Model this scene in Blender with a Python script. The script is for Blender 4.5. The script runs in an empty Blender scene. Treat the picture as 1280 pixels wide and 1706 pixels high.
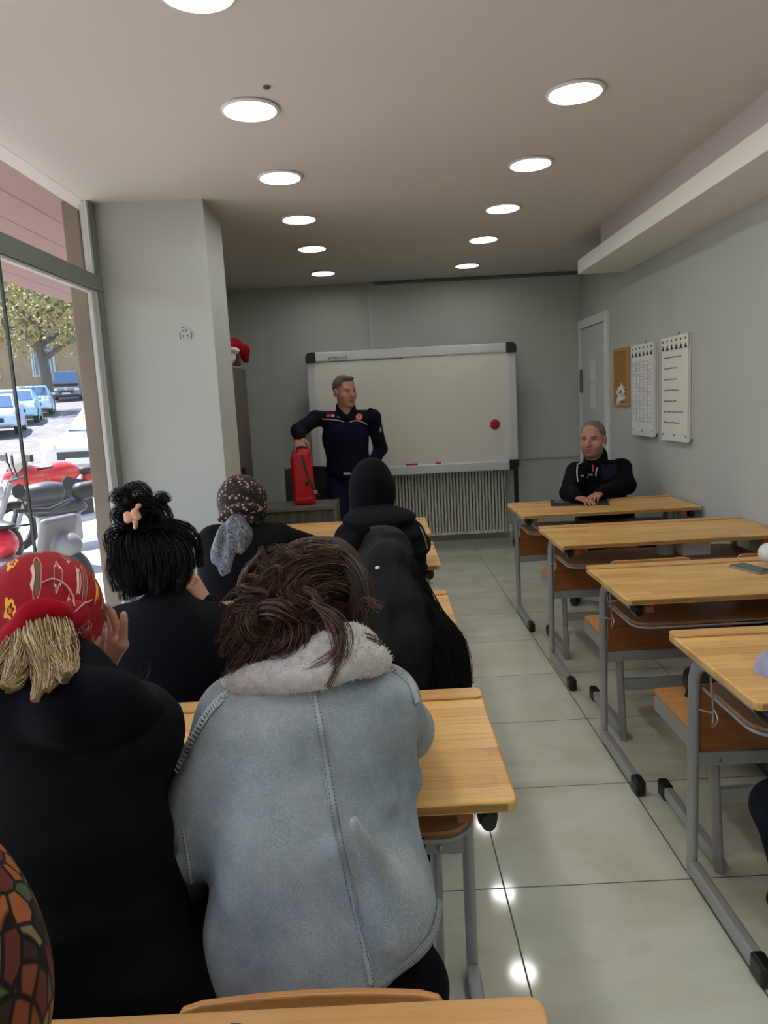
import bpy, math, random
import numpy as np
from mathutils import Vector, Matrix
from mathutils.bvhtree import BVHTree

scene = bpy.context.scene
COL = scene.collection
PI = math.pi
random.seed(7)

# ------------------------------------------------------------------ camera
FPX, CW, CH, CAMH = 1215.0, 1280.0, 1706.0, 1.55
_th, _ro, _yaw = math.atan(181 / FPX), math.radians(3.02), math.atan(-4.5 / FPX)
_f = np.array([math.sin(_yaw) * math.cos(_th), math.cos(_yaw) * math.cos(_th), -math.sin(_th)])
_r0 = np.array([math.cos(_yaw), -math.sin(_yaw), 0.0])
_u0 = np.cross(_r0, _f)
_r = _r0 * math.cos(_ro) - _u0 * math.sin(_ro)
_u = _r0 * math.sin(_ro) + _u0 * math.cos(_ro)
cam_data = bpy.data.cameras.new('camera')
cam = bpy.data.objects.new('camera', cam_data)
COL.objects.link(cam)
cam.matrix_world = Matrix(((_r[0], _u[0], -_f[0], 0), (_r[1], _u[1], -_f[1], 0), (_r[2], _u[2], -_f[2], CAMH), (0, 0, 0, 1)))
cam_data.sensor_fit = 'VERTICAL'
cam_data.sensor_height = 24.0
cam_data.lens = FPX * 24.0 / CH
cam_data.clip_start = 0.02
cam_data.clip_end = 400
scene.camera = cam


def ray(px, py):
    return _r * (px - CW / 2) / FPX + _u * (CH / 2 - py) / FPX + _f


def at(px, py, ax, v):
    """world point seen at a photo position on the plane axis = v"""
    d = ray(px, py)
    c = np.array([0, 0, CAMH])
    return c + d * ((v - c[ax]) / d[ax])


def P(px, py, y):
    return at(px, py, 1, y)


# ------------------------------------------------------------------ world, sun, exposure
world = bpy.data.worlds.new('world')
scene.world = world
world.use_nodes = True
_nt = world.node_tree
_bg = _nt.nodes['Background']
_sky = _nt.nodes.new('ShaderNodeTexSky')
_sky.sky_type = 'NISHITA'
_sky.sun_disc = False
_sky.sun_elevation = math.radians(50)
_sky.sun_rotation = math.radians(-60)
_nt.links.new(_sky.outputs[0], _bg.inputs[0])
_bg.inputs[1].default_value = 0.55
sun_d = bpy.data.lights.new('sun', 'SUN')
sun_d.energy = 14.0
sun_d.angle = math.radians(0.6)
sun_d.color = (1.0, 0.95, 0.88)
sun = bpy.data.objects.new('sun', sun_d)
COL.objects.link(sun)
sun.rotation_euler = Vector((0.42, -0.30, -0.86)).to_track_quat('-Z', 'Y').to_euler()
LAMP_STRENGTH = 26.0
scene.view_settings.view_transform = 'Standard'
scene.view_settings.look = 'None'
scene.view_settings.exposure = 0.22
scene.view_settings.gamma = 1.0
scene.view_settings.use_curve_mapping = False
scene.cycles.max_bounces = 8
scene.cycles.diffuse_bounces = 4
scene.cycles.glossy_bounces = 3
scene.cycles.transmission_bounces = 6
scene.cycles.transparent_max_bounces = 12
scene.cycles.caustics_reflective = False
scene.cycles.caustics_refractive = False
scene.cycles.sample_clamp_indirect = 4.0


# ------------------------------------------------------------------ materials
def s2l(c):
    return tuple(((v / 255.0) / 12.92 if v <= 10 else (((v / 255.0) + 0.055) / 1.055) ** 2.4) for v in c)


class Mt:
    """small node-tree writer"""
    def __init__(self, name, rgb=(200, 200, 200), rough=0.6, metal=0.0, spec=0.5):
        self.m = bpy.data.materials.new(name)
        self.m.use_nodes = True
        self.nt = self.m.node_tree
        self.b = self.nt.nodes['Principled BSDF']
        self.b.inputs['Base Color'].default_value = (*s2l(rgb), 1)
        self.b.inputs['Roughness'].default_value = rough
        self.b.inputs['Metallic'].default_value = metal
        self.b.inputs['Specular IOR Level'].default_value = spec
        self.c = None

    def n(self, t, **kw):
        nd = self.nt.nodes.new(t)
        for k, v in kw.items():
            setattr(nd, k, v)
        return nd

    def l(self, a, b):
        self.nt.links.new(a, b)

    def coord(self, scale=(1, 1, 1), rot=(0, 0, 0), loc=(0, 0, 0)):
        if self.c is None:
            self.c = self.n('ShaderNodeTexCoord')
        mp = self.n('ShaderNodeMapping')
        mp.inputs['Scale'].default_value = scale
        mp.inputs['Rotation'].default_value = rot
        mp.inputs['Location'].default_value = loc
        self.l(self.c.outputs['Object'], mp.inputs['Vector'])
        return mp.outputs[0]

    def noise(self, vec, scale=5, detail=3, rough=0.5, dist=0.0):
        t = self.n('ShaderNodeTexNoise')
        t.inputs['Scale'].default_value = scale
        t.inputs['Detail'].default_value = detail
        t.inputs['Roughness'].default_value = rough
        t.inputs['Distortion'].default_value = dist
        self.l(vec, t.inputs['Vector'])
        return t.outputs['Fac']

    def ramp(self, fac, stops, interp='LINEAR'):
        r = self.n('ShaderNodeValToRGB')
        r.color_ramp.interpolation = interp
        els = r.color_ramp.elements
        while len(els) < len(stops):
            els.new(0.5)
        for e, (p, c) in zip(els, stops):
            e.position = p
            e.color = (*s2l(c), 1)
        self.l(fac, r.inputs[0])
        return r.outputs[0]

    def mix(self, fac, a, b, mode='MIX'):
        m = self.n('ShaderNodeMix', data_type='RGBA', blend_type=mode)
        for sock, v in ((m.inputs[0], fac), (m.inputs[6], a), (m.inputs[7], b)):
            if isinstance(v, (int, float)):
                sock.default_value = v
            elif isinstance(v, tuple):
                sock.default_value = (*s2l(v), 1)
            else:
                self.l(v, sock)
        return m.outputs[2]

    def math(self, op, a, b=0.0):
        m = self.n('ShaderNodeMath', operation=op)
        for sock, v in ((m.inputs[0], a), (m.inputs[1], b)):
            if isinstance(v, (int, float)):
                sock.default_value = v
            else:
                self.l(v, sock)
        return m.outputs[0]

    def base(self, c):
        self.l(c, self.b.inputs['Base Color'])
        return self

    def bump(self, h, strength=0.3, dist=0.002):
        bm = self.n('ShaderNodeBump')
        bm.inputs['Strength'].default_value = strength
        bm.inputs['Distance'].default_value = dist
        self.l(h, bm.inputs['Height'])
        self.l(bm.outputs[0], self.b.inputs['Normal'])
        return self


def plain(name, rgb, rough=0.6, metal=0.0, spec=0.5, var=0.0, scale=8):
    k = Mt(name, rgb, rough, metal, spec)
    if var:
        f = k.noise(k.coord(), scale, 4)
        lo = tuple(max(0, v * (1 - var)) for v in rgb)
        hi = tuple(min(255, v * (1 + var)) for v in rgb)
        k.base(k.ramp(f, [(0.3, lo), (0.7, hi)]))
    return k.m


def wood_blocks(name, cols, bw=0.34, bh=0.055, rough=0.35):
    k = Mt(name, (210, 170, 110), rough)
    v = k.coord()
    br = k.n('ShaderNodeTexBrick')
    br.offset = 0.37
    br.inputs['Scale'].default_value = 1.0
    br.inputs['Mortar Size'].default_value = 0.0004
    br.inputs['Mortar Smooth'].default_value = 0.6
    br.inputs['Brick Width'].default_value = bw
    br.inputs['Row Height'].default_value = bh
    br.inputs['Color1'].default_value = (*s2l(cols[0]), 1)
    br.inputs['Color2'].default_value = (*s2l(cols[1]), 1)
    br.inputs['Mortar'].default_value = (*s2l(tuple(int(c * 0.82) for c in cols[1])), 1)
    k.l(v, br.inputs['Vector'])
    g = k.noise(k.coord((3, 60, 60)), 1.6, 5, 0.6, 0.6)
    grain = k.ramp(g, [(0.3, (226, 216, 200)), (0.55, (255, 255, 255)), (0.8, (240, 232, 220))])
    g2 = k.noise(k.coord((1.4, 5, 5)), 2.0, 2)
    tone = k.ramp(g2, [(0.3, (225, 215, 200)), (0.7, (255, 255, 255))])
    c = k.mix(1.0, br.outputs['Color'], grain, 'MULTIPLY')
    k.base(k.mix(0.7, c, tone, 'MULTIPLY'))
    return k.m


def wood_ply(name, a, b, rough=0.4, axis=(2, 30, 30)):
    k = Mt(name, a, rough)
    g = k.noise(k.coord(axis), 1.5, 5, 0.55, 0.8)
    k.base(k.ramp(g, [(0.25, b), (0.7, a)]))
    return k.m


M = {}
k = Mt('wall_paint', (168, 174, 170), 0.75)
k.base(k.ramp(k.noise(k.coord(), 1.2, 4), [(0.3, (168, 173, 168)), (0.7, (176, 179, 173))]))
k.bump(k.noise(k.coord(), 60, 3), 0.08, 0.002)
M['wall'] = k.m
k = Mt('ceiling_paint', (200, 193, 187), 0.7)
k.base(k.ramp(k.noise(k.coord(), 0.7, 3), [(0.3, (197, 191, 184)), (0.7, (204, 197, 190))]))
M['ceil'] = k.m
M['beam'] = plain('beam_paint', (222, 222, 217), 0.6)
M['recess'] = plain('recess_paint', (178, 170, 168), 0.7)

k = Mt('floor_tile', (165, 165, 155), 0.12)
v = k.coord(loc=(-0.343 + 6.0, -2.155 + 6.0, 0))
br = k.n('ShaderNodeTexBrick')
br.offset = 0.0
br.inputs['Scale'].default_value = 1.0
br.inputs['Mortar Size'].default_value = 0.0028
br.inputs['Mortar Smooth'].default_value = 0.2
br.inputs['Brick Width'].default_value = 0.597
br.inputs['Row Height'].default_value = 0.597
br.inputs['Color1'].default_value = (*s2l((214, 217, 205)), 1)
br.inputs['Color2'].default_value = (*s2l((210, 213, 201)), 1)
br.inputs['Mortar'].default_value = (*s2l((96, 96, 90)), 1)
k.l(v, br.inputs['Vector'])
mar = k.ramp(k.noise(k.coord((1.0, 1.9, 1), rot=(0, 0, 0.4)), 1.7, 5, 0.55, 1.0), [(0.3, (236, 229, 218)), (0.5, (248, 248, 242)), (0.62, (255, 255, 253)), (0.75, (238, 238, 230))])
k.base(k.mix(0.9, br.outputs['Color'], mar, 'MULTIPLY'))
rr = k.n('ShaderNodeMapRange')
rr.inputs[3].default_value = 0.07
rr.inputs[4].default_value = 0.6
k.l(br.outputs['Fac'], rr.inputs[0])
k.l(rr.outputs[0], k.b.inputs['Roughness'])
k.bump(k.math('SUBTRACT', 1.0, br.outputs['Fac']), 0.35, 0.002)
M['floor'] = k.m

M['top'] = wood_blocks('desk_top_beech', ((238, 194, 122), (216, 168, 98)))
M['topedge'] = wood_ply('desk_edge_beech', (212, 166, 104), (190, 140, 82), 0.35)
M['ply'] = wood_ply('plywood_light', (206, 152, 92), (178, 122, 68), 0.4)
M['panelply'] = wood_ply('plywood_orange', (172, 104, 54), (140, 80, 40), 0.4)
M['shelf'] = wood_ply('plywood_shelf', (176, 130, 92), (146, 102, 70), 0.45)
M['steel'] = plain('grey_painted_steel', (158, 159, 158), 0.42, 0.1)
M['cap'] = plain('black_rubber_cap', (18, 18, 19), 0.4)
M['wire'] = plain('wire_metal', (170, 168, 160), 0.35, 0.8)
M['frame'] = plain('window_frame_grey_green', (118, 126, 120), 0.5)
M['framelt'] = plain('window_frame_pale', (200, 202, 198), 0.5)
M['white'] = plain('white_lacquer', (215, 214, 210), 0.45)
M['alu'] = plain('white_aluminium', (196, 198, 200), 0.4, 0.15)
M['board'] = plain('whiteboard_surface', (212, 209, 200), 0.3)
M['black'] = plain('black_plastic', (20, 20, 22), 0.45)
M['rad'] = plain('radiator_enamel', (206, 205, 196), 0.45)
M['red'] = plain('red_plastic', (190, 12, 24), 0.28)
M['redmark'] = plain('red_marker', (190, 28, 44), 0.4)
M['cork'] = plain('cork', (150, 108, 58), 0.9, var=0.12, scale=120)
M['corkframe'] = plain('cork_board_frame', (176, 130, 72), 0.5)
M['paper'] = plain('paper', (214, 214, 212), 0.8)
M['paper2'] = plain('paper_warm', (214, 212, 204), 0.8)
M['ink'] = plain('ink_grey', (96, 98, 108), 0.8)
M['darkink'] = plain('ink_dark', (40, 42, 50), 0.8)
k = Mt('dark_oak_veneer', (84, 76, 68), 0.5)
k.base(k.ramp(k.noise(k.coord((40, 40, 2.0)), 1.2, 5, 0.6, 0.6), [(0.3, (58, 52, 46)), (0.6, (98, 89, 80)), (0.8, (74, 66, 59))]))
M['cabinet'] = k.m
k = Mt('dark_oak_desk', (96, 86, 78), 0.45)
k.base(k.ramp(k.noise(k.coord((2, 40, 40)), 1.2, 5, 0.6, 0.6), [(0.3, (74, 66, 60)), (0.6, (116, 105, 96)), (0.8, (90, 80, 73))]))
M['tdesk'] = k.m
k = Mt('lamp_diffuser', (255, 255, 255), 0.5)
k.b.inputs['Emission Color'].default_value = (1.0, 0.985, 0.95, 1)
k.b.inputs['Emission Strength'].default_value = LAMP_STRENGTH
M['lamp'] = k.m
g = bpy.data.materials.new('window_glass')
g.use_nodes = True
nt = g.node_tree
nt.nodes.clear()
o_ = nt.nodes.new('ShaderNodeOutputMaterial')
tr = nt.nodes.new('ShaderNodeBsdfTransparent')
tr.inputs[0].default_value = (0.93, 0.93, 0.93, 1)
gl = nt.nodes.new('ShaderNodeBsdfGlossy')
gl.inputs['Roughness'].default_value = 0.02
lw = nt.nodes.new('ShaderNodeLayerWeight')
lw.inputs[0].default_value = 0.5
pw = nt.nodes.new('ShaderNodeMath')
pw.operation = 'POWER'
pw.inputs[1].default_value = 5.0
nt.links.new(lw.outputs['Facing'], pw.inputs[0])
fr = nt.nodes.new('ShaderNodeMath')
fr.operation = 'MULTIPLY_ADD'
fr.inputs[1].default_value = 0.6
fr.inputs[2].default_value = 0.03
nt.links.new(pw.outputs[0], fr.inputs[0])
mx = nt.nodes.new('ShaderNodeMixShader')
nt.links.new(fr.outputs[0], mx.inputs[0])
nt.links.new(tr.outputs[0], mx.inputs[1])
nt.links.new(gl.outputs[0], mx.inputs[2])
nt.links.new(mx.outputs[0], o_.inputs[0])
M['glass'] = g


# ------------------------------------------------------------------ mesh writer
class MB:
    def __init__(self):
        self.v, self.f = [], []

    def add(self, vs, fs):
        o = len(self.v)
        self.v += [tuple(map(float, p)) for p in vs]
        self.f += [tuple(i + o for i in q) for q in fs]
        return self

    def box(self, c, s, R=None):
        vs = []
        for z in (-1, 1):
            for y in (-1, 1):
                for x in (-1, 1):
                    p = Vector((x * s[0] / 2, y * s[1] / 2, z * s[2] / 2))
                    if R is not None:
                        p = R @ p
                    vs.append((p.x + c[0], p.y + c[1], p.z + c[2]))
        return self.add(vs, [(0, 2, 3, 1), (4, 5, 7, 6), (0, 1, 5, 4), (2, 6, 7, 3), (0, 4, 6, 2), (1, 3, 7, 5)])

    def lohi(self, lo, hi):
        return self.box([(a + b) / 2 for a, b in zip(lo, hi)], [b - a for a, b in zip(lo, hi)])

    def prism(self, pts, z0, z1):
        n = len(pts)
        vs = [(x, y, z0) for x, y in pts] + [(x, y, z1) for x, y in pts]
        fs = [tuple(range(n))[::-1], tuple(range(n, 2 * n))]
        fs += [(i, (i + 1) % n, (i + 1) % n + n, i + n) for i in range(n)]
        return self.add(vs, fs)

    def extrude(self, pts3, vec):
        n = len(pts3)
        a = [Vector(p) for p in pts3]
        vs = [tuple(p) for p in a] + [tuple(p + Vector(vec)) for p in a]
        fs = [tuple(range(n))[::-1], tuple(range(n, 2 * n))]
        fs += [(i, (i + 1) % n, (i + 1) % n + n, i + n) for i in range(n)]
        return self.add(vs, fs)

    def tube(self, pts, r, n=10, sx=1.0, cap=True, up=None):
        """round or oval (sx scales one axis) tube along a polyline; r may be a list"""
        pts = [Vector(p) for p in pts]
        rs = r if isinstance(r, (list, tuple, np.ndarray)) else [r] * len(pts)
        vs, fs = [], []
        prev = None
        for i, p in enumerate(pts):
            a = pts[max(i - 1, 0)]
            b = pts[min(i + 1, len(pts) - 1)]
            t = (b - a)
            t = t.normalized() if t.length > 1e-9 else Vector((0, 0, 1))
            if prev is None:
                ref = Vector(up) if up is not None else (Vector((0, 0, 1)) if abs(t.z) < 0.9 else Vector((1, 0, 0)))
                s = t.cross(ref).normalized()
            else:
                s = (prev - t * prev.dot(t))
                s = s.normalized() if s.length > 1e-6 else t.orthogonal().normalized()
            prev = s
            w = t.cross(s)
            for j in range(n):
                an = 2 * PI * j / n
                q = p + s * (math.cos(an) * rs[i] * sx) + w * (math.sin(an) * rs[i])
                vs.append(tuple(q))
        for i in range(len(pts) - 1):
            for j in range(n):
                a, b = i * n + j, i * n + (j + 1) % n
                fs.append((a, b, b + n, a + n))
        if cap:
            fs.append(tuple(range(n))[::-1])
            e = (len(pts) - 1) * n
            fs.append(tuple(range(e, e + n)))
        return self.add(vs, fs)

    def lathe(self, prof, c=(0, 0, 0), n=32, R=None):
        vs, fs = [], []
        for r, z in prof:
            for j in range(n):
                a = 2 * PI * j / n
                p = Vector((math.cos(a) * r, math.sin(a) * r, z))
                if R is not None:
                    p = R @ p
                vs.append((p.x + c[0], p.y + c[1], p.z + c[2]))
        for i in range(len(prof) - 1):
            for j in range(n):
                a, b = i * n + j, i * n + (j + 1) % n
                fs.append((a, b, b + n, a + n))
        fs.append(tuple(range(n))[::-1])
        e = (len(prof) - 1) * n
        fs.append(tuple(range(e, e + n)))
        return self.add(vs, fs)

    def build(self, name, mat, parent=None, bevel=0.0, smooth=False, loc=None, seg=2):
        me = bpy.data.meshes.new(name)
        vs = self.v
        if loc is not None:
            vs = [(x - loc[0], y - loc[1], z - loc[2]) for x, y, z in vs]
        me.from_pydata(vs, [], self.f)
        me.validate()
        me.update()
        for m_ in (mat if isinstance(mat, (list, tuple)) else [mat]):
            me.materials.append(m_)
        ob = bpy.data.objects.new(name, me)
        COL.objects.link(ob)
        if parent is not None:
            ob.parent = parent
        elif loc is not None:
            ob.location = loc
        if smooth:
            me.polygons.foreach_set('use_smooth', [True] * len(me.polygons))
            try:
                me.set_sharp_from_angle(angle=math.radians(40))
            except Exception:
                pass
        if bevel:
            bv = ob.modifiers.new('bevel', 'BEVEL')
            bv.width = bevel
            bv.segments = seg
            bv.limit_method = 'ANGLE'
            bv.angle_limit = math.radians(35)
        return ob


def thing(name, label, cat, loc=(0, 0, 0), rz=0.0, group=None):
    o = bpy.data.objects.new(name, None)
    COL.objects.link(o)
    o.location = loc
    o.rotation_euler = (0, 0, rz)
    o.empty_display_size = 0.1
    return tag(o, label, cat, group)


def tag(o, label, cat, group=None):
    o['label'] = label
    o['category'] = cat
    if group:
        o['group'] = group
    return o


def struct(o):
    o['kind'] = 'structure'
    return o


def copy_tree(o, parent=None):
    c = o.copy()
    COL.objects.link(c)
    c.parent = parent
    for ch in list(o.children):
        copy_tree(ch, c)
    return c


def rrect(x0, x1, y0, y1, r, n=5):
    pts = []
    for cx, cy, a0 in ((x1 - r, y1 - r, 0), (x0 + r, y1 - r, 90), (x0 + r, y0 + r, 180), (x1 - r, y0 + r, 270)):
        for i in range(n + 1):
            a = math.radians(a0 + 90 * i / n)
            pts.append((cx + r * math.cos(a), cy + r * math.sin(a)))
    return pts


def spline(pts, per=8):
    """Catmull-Rom through the points"""
    p = [np.array(q, float) for q in pts]
    p = [2 * p[0] - p[1]] + p + [2 * p[-1] - p[-2]]
    out = []
    for i in range(1, len(p) - 2):
        for j in range(per):
            t = j / per
            out.append(0.5 * ((2 * p[i]) + (-p[i - 1] + p[i + 1]) * t + (2 * p[i - 1] - 5 * p[i] + 4 * p[i + 1] - p[i + 2]) * t * t
                              + (-p[i - 1] + 3 * p[i] - 3 * p[i + 1] + p[i + 2]) * t ** 3))
    out.append(p[-2])
    return out

# ================================================================== THE ROOM
H, XL, XR, YB, YF = 2.755, -1.58, 2.06, 7.6, -2.4
struct(MB().lohi((XL - 0.1, YF, -0.06), (XR + 0.1, YB + 0.1, 0.0)).build('floor', M['floor']))
struct(MB().lohi((XL - 0.12, YF, H), (XR + 0.1, YB + 0.1, H + 0.12)).build('ceiling', M['ceil']))
bw = MB().lohi((XL - 0.1, YB, 0), (XR + 0.1, YB + 0.1, H))
bw.lohi((-0.05, YB - 0.025, 0.9), (XR, YB, H - 0.005))       # the right part of the wall is furred out
struct(bw.build('wall_back', M['wall']))
struct(MB().lohi((XR, YF, 0), (XR + 0.1, YB, H)).build('wall_right', M['wall']))
struct(MB().lohi((XL - 0.1, YF - 0.1, 0), (XR + 0.1, YF, H)).build('wall_front', M['wall']))
struct(MB().lohi((XL - 0.1, 4.84, 0), (XL, YB, H)).build('wall_left', M['wall']))
pil = MB().lohi((XL - 0.08, 4.37, 0), (-0.955, 4.84, H)).build('wall_left_pillar', M['wall'])
struct(pil)
# patched socket marks on the pillar face
mk = MB()
pc = at(309, 556, 1, 4.368)
mk.lathe([(0.034, 0), (0.034, 0.004), (0.028, 0.006), (0.001, 0.006)], (pc[0], 4.37, pc[2]), 18, Matrix.Rotation(PI / 2, 3, 'X'))
patch = mk.build('socket_cover', M['wall'], smooth=True)
mk2 = MB()
for dx, dz, w, h in ((-0.03, -0.01, 0.004, 0.04), (0.034, -0.012, 0.005, 0.036), (-0.014, 0.016, 0.006, 0.012), (0.006, 0.018, 0.006, 0.014),
                     (-0.012, -0.014, 0.007, 0.012), (0.012, -0.012, 0.007, 0.012), (-0.012, 0.036, 0.016, 0.003)):
    mk2.box((pc[0] + dx, 4.3635, pc[2] + dz), (w, 0.002, h))
tag(patch, 'painted-over round socket cover on the grey pillar by the window', 'socket')
hol = mk2.build('socket_hole', plain('dark_grey_plaster', (96, 98, 92), 0.9), patch)
# skirtings
struct(MB().lohi((XL, YB - 0.04, 0), (XR, YB - 0.025, 0.085)).build('baseboard_back', plain('skirting_tile', (168, 168, 158), 0.25)))
struct(MB().lohi((XR - 0.012, YF, 0), (XR, YB - 0.04, 0.085)).build('baseboard_right', plain('skirting_tile_right', (168, 168, 158), 0.25)))
# thin cable trim under the ceiling on the back wall
struct(MB().lohi((-0.075, YB - 0.03, 0.9), (-0.05, YB, H)).build('trim_4', plain('trim_pale', (176, 182, 180), 0.6)))
struct(MB().lohi((0.0, YB - 0.045, H - 0.03), (XR, YB - 0.025, H - 0.012)).build('trim_1', plain('trim_dark', (96, 98, 94), 0.6)))
# boxed beam on the right with the recess above it
struct(MB().lohi((1.66, YF, 2.506), (XR, 6.17, 2.616)).build('trim_2', M['beam'], bevel=0.003))
rc = MB().lohi((1.685, 4.62, 2.616), (XR, 5.62, H)).lohi((1.68, YF, 2.616), (XR, 4.612, H))
struct(rc.build('trim_3', M['recess']))

# ---- shop window on the left
def win():
    fr = MB()
    xs0, xs1 = XL - 0.05, XL + 0.012
    fr.lohi((xs0, YF, 2.268), (xs1, 4.37, 2.352))                     # transom
    fr.lohi((xs0, 4.315, 0.0), (xs1 - 0.004, 4.37, H))                # jamb at the pillar
    fr.lohi((xs0, YF, 0), (xs1, 4.37, 0.1))                           # bottom rail
    f = struct(fr.build('window_1', M['frame'], bevel=0.003))
    li = MB()
    li.lohi((xs0 + 0.012, 4.285, 0.1), (xs1 - 0.018, 4.315, 2.268))
    li.lohi((xs0 + 0.012, 4.285, 2.352), (xs1 - 0.018, 4.315, H))
    li.lohi((xs0 + 0.012, 4.245, 0.1), (xs0 + 0.035, 4.282, 2.25))
    li.lohi((xs0 + 0.012, YF, 2.25), (xs1 - 0.02, 4.285, 2.268))
    li.lohi((xs0 + 0.016, YF, 2.352), (xs1 - 0.03, 4.285, 2.362))
    li.build('glazing_bead', M['framelt'], f, bevel=0.002)
    ys = [4.25, 3.252, 2.25, 1.25, 0.25, -0.75, -1.75]
    for a, b in zip(ys[:-1], ys[1:]):
        MB().lohi((XL - 0.028, b + 0.006, 0.1), (XL - 0.018, a - 0.006, 2.25)).build('pane', M['glass'], f)
        MB().lohi((XL - 0.029, b - 0.0055, 0.1), (XL - 0.017, b + 0.0055, 2.25)).build('pane_seal', M['black'], f)
    MB().lohi((XL - 0.028, YF, 2.362), (XL - 0.018, 4.285, H)).build('pane', M['glass'], f)
win()

# ---- door on the right wall near the back corner
d0, d1, dh = 6.61, 7.56, 2.262
dr = MB()
dr.lohi((XR - 0.035, d0, 0), (XR, d0 + 0.08, dh)).lohi((XR - 0.035, d1 - 0.08, 0), (XR, d1, dh)).lohi((XR - 0.035, d0 + 0.08, dh - 0.085), (XR, d1 - 0.08, dh))
door = struct(dr.build('door_1', M['white'], bevel=0.004))
lf = MB().lohi((XR - 0.022, d0 + 0.088, 0.005), (XR, d1 - 0.088, dh - 0.093)).build('door_leaf', M['alu'], door, bevel=0.002)
MB().lohi((XR - 0.05, d1 - 0.125, 1.55), (XR - 0.024, d1 - 0.1, 1.78)).build('door_hinge', plain('hinge_grey', (100, 104, 104), 0.5), door, bevel=0.003)
for (z0, z1, lab) in ((1.66, 1.86, 'upper notice sheet'), (1.4, 1.62, 'lower notice sheet')):
    pp = MB().lohi((XR - 0.024, 7.0, z0), (XR - 0.0222, 7.16, z1)).build('notice', M['paper'] if z0 > 1.6 else M['paper2'], door)
    pp['label'] = lab

# ---- ceiling lamps
def lamp_build():
    t = thing('ceiling_lamp', 'x', 'ceiling lamp')
    MB().lathe([(0.1, 0.0), (0.116, -0.002), (0.118, -0.008), (0.106, -0.013), (0.1, -0.006), (0.099, 0.0)], (0, 0, 0), 48).build('lamp_rim', M['white'], t, smooth=True)
    MB().lathe([(0.099, -0.006), (0.001, -0.0062), (0.001, -0.003), (0.099, -0.003)], (0, 0, 0), 40).build('diffuser', M['lamp'], t, smooth=True)
    return t
L0 = lamp_build()
spots = []
ysl = [2.3, 3.16, 4.05, 4.93, 5.83, 6.9]
wl = ['partly cut by the top edge', 'nearest one fully in view', 'second nearest fully in view', 'third of the five fully in view', 'fourth of the five fully in view', 'farthest, by the back wall']
for side, x in (('left', -0.467), ('right', 0.849)):
    for i, y in enumerate(ysl):
        if side == 'right' and i == 0:
            spots.append((x, y, 'round white ceiling lamp of the right row, above the top edge', True))
            continue
        spots.append((x, y, 'lit round lamp of the %s ceiling row, %s' % (side, wl[i]), False))
for y in (1.4, 0.5, -0.4, -1.3):
    for x in (-0.467, 0.849):
        spots.append((x, y, 'lit round ceiling lamp behind the viewer, %s row, %s' % ('left' if x < 0 else 'right', {1.4: 'nearest the viewer', 0.5: 'second one back', -0.4: 'third one back', -1.3: 'last one back'}[y]), True))
for i, (x, y, lab, off) in enumerate(spots):
    t = L0 if i == 0 else copy_tree(L0)
    t.location = (x, y, H)
    t['label'] = lab
    t['group'] = 'round ceiling lamps behind the viewer' if off else 'round lit ceiling lamps in two rows'
spot = at(444, 144, 2, H)
tag(MB().lathe([(0.014, 0), (0.012, -0.008), (0.004, -0.011)], (0, 0, 0), 12).build('ceiling_hook', plain('rusty', (110, 62, 30), 0.7), loc=None), 'tiny rusty brown fixing on the ceiling between the near lamps', 'hook')
bpy.data.objects['ceiling_hook'].location = (spot[0], spot[1], H)

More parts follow.
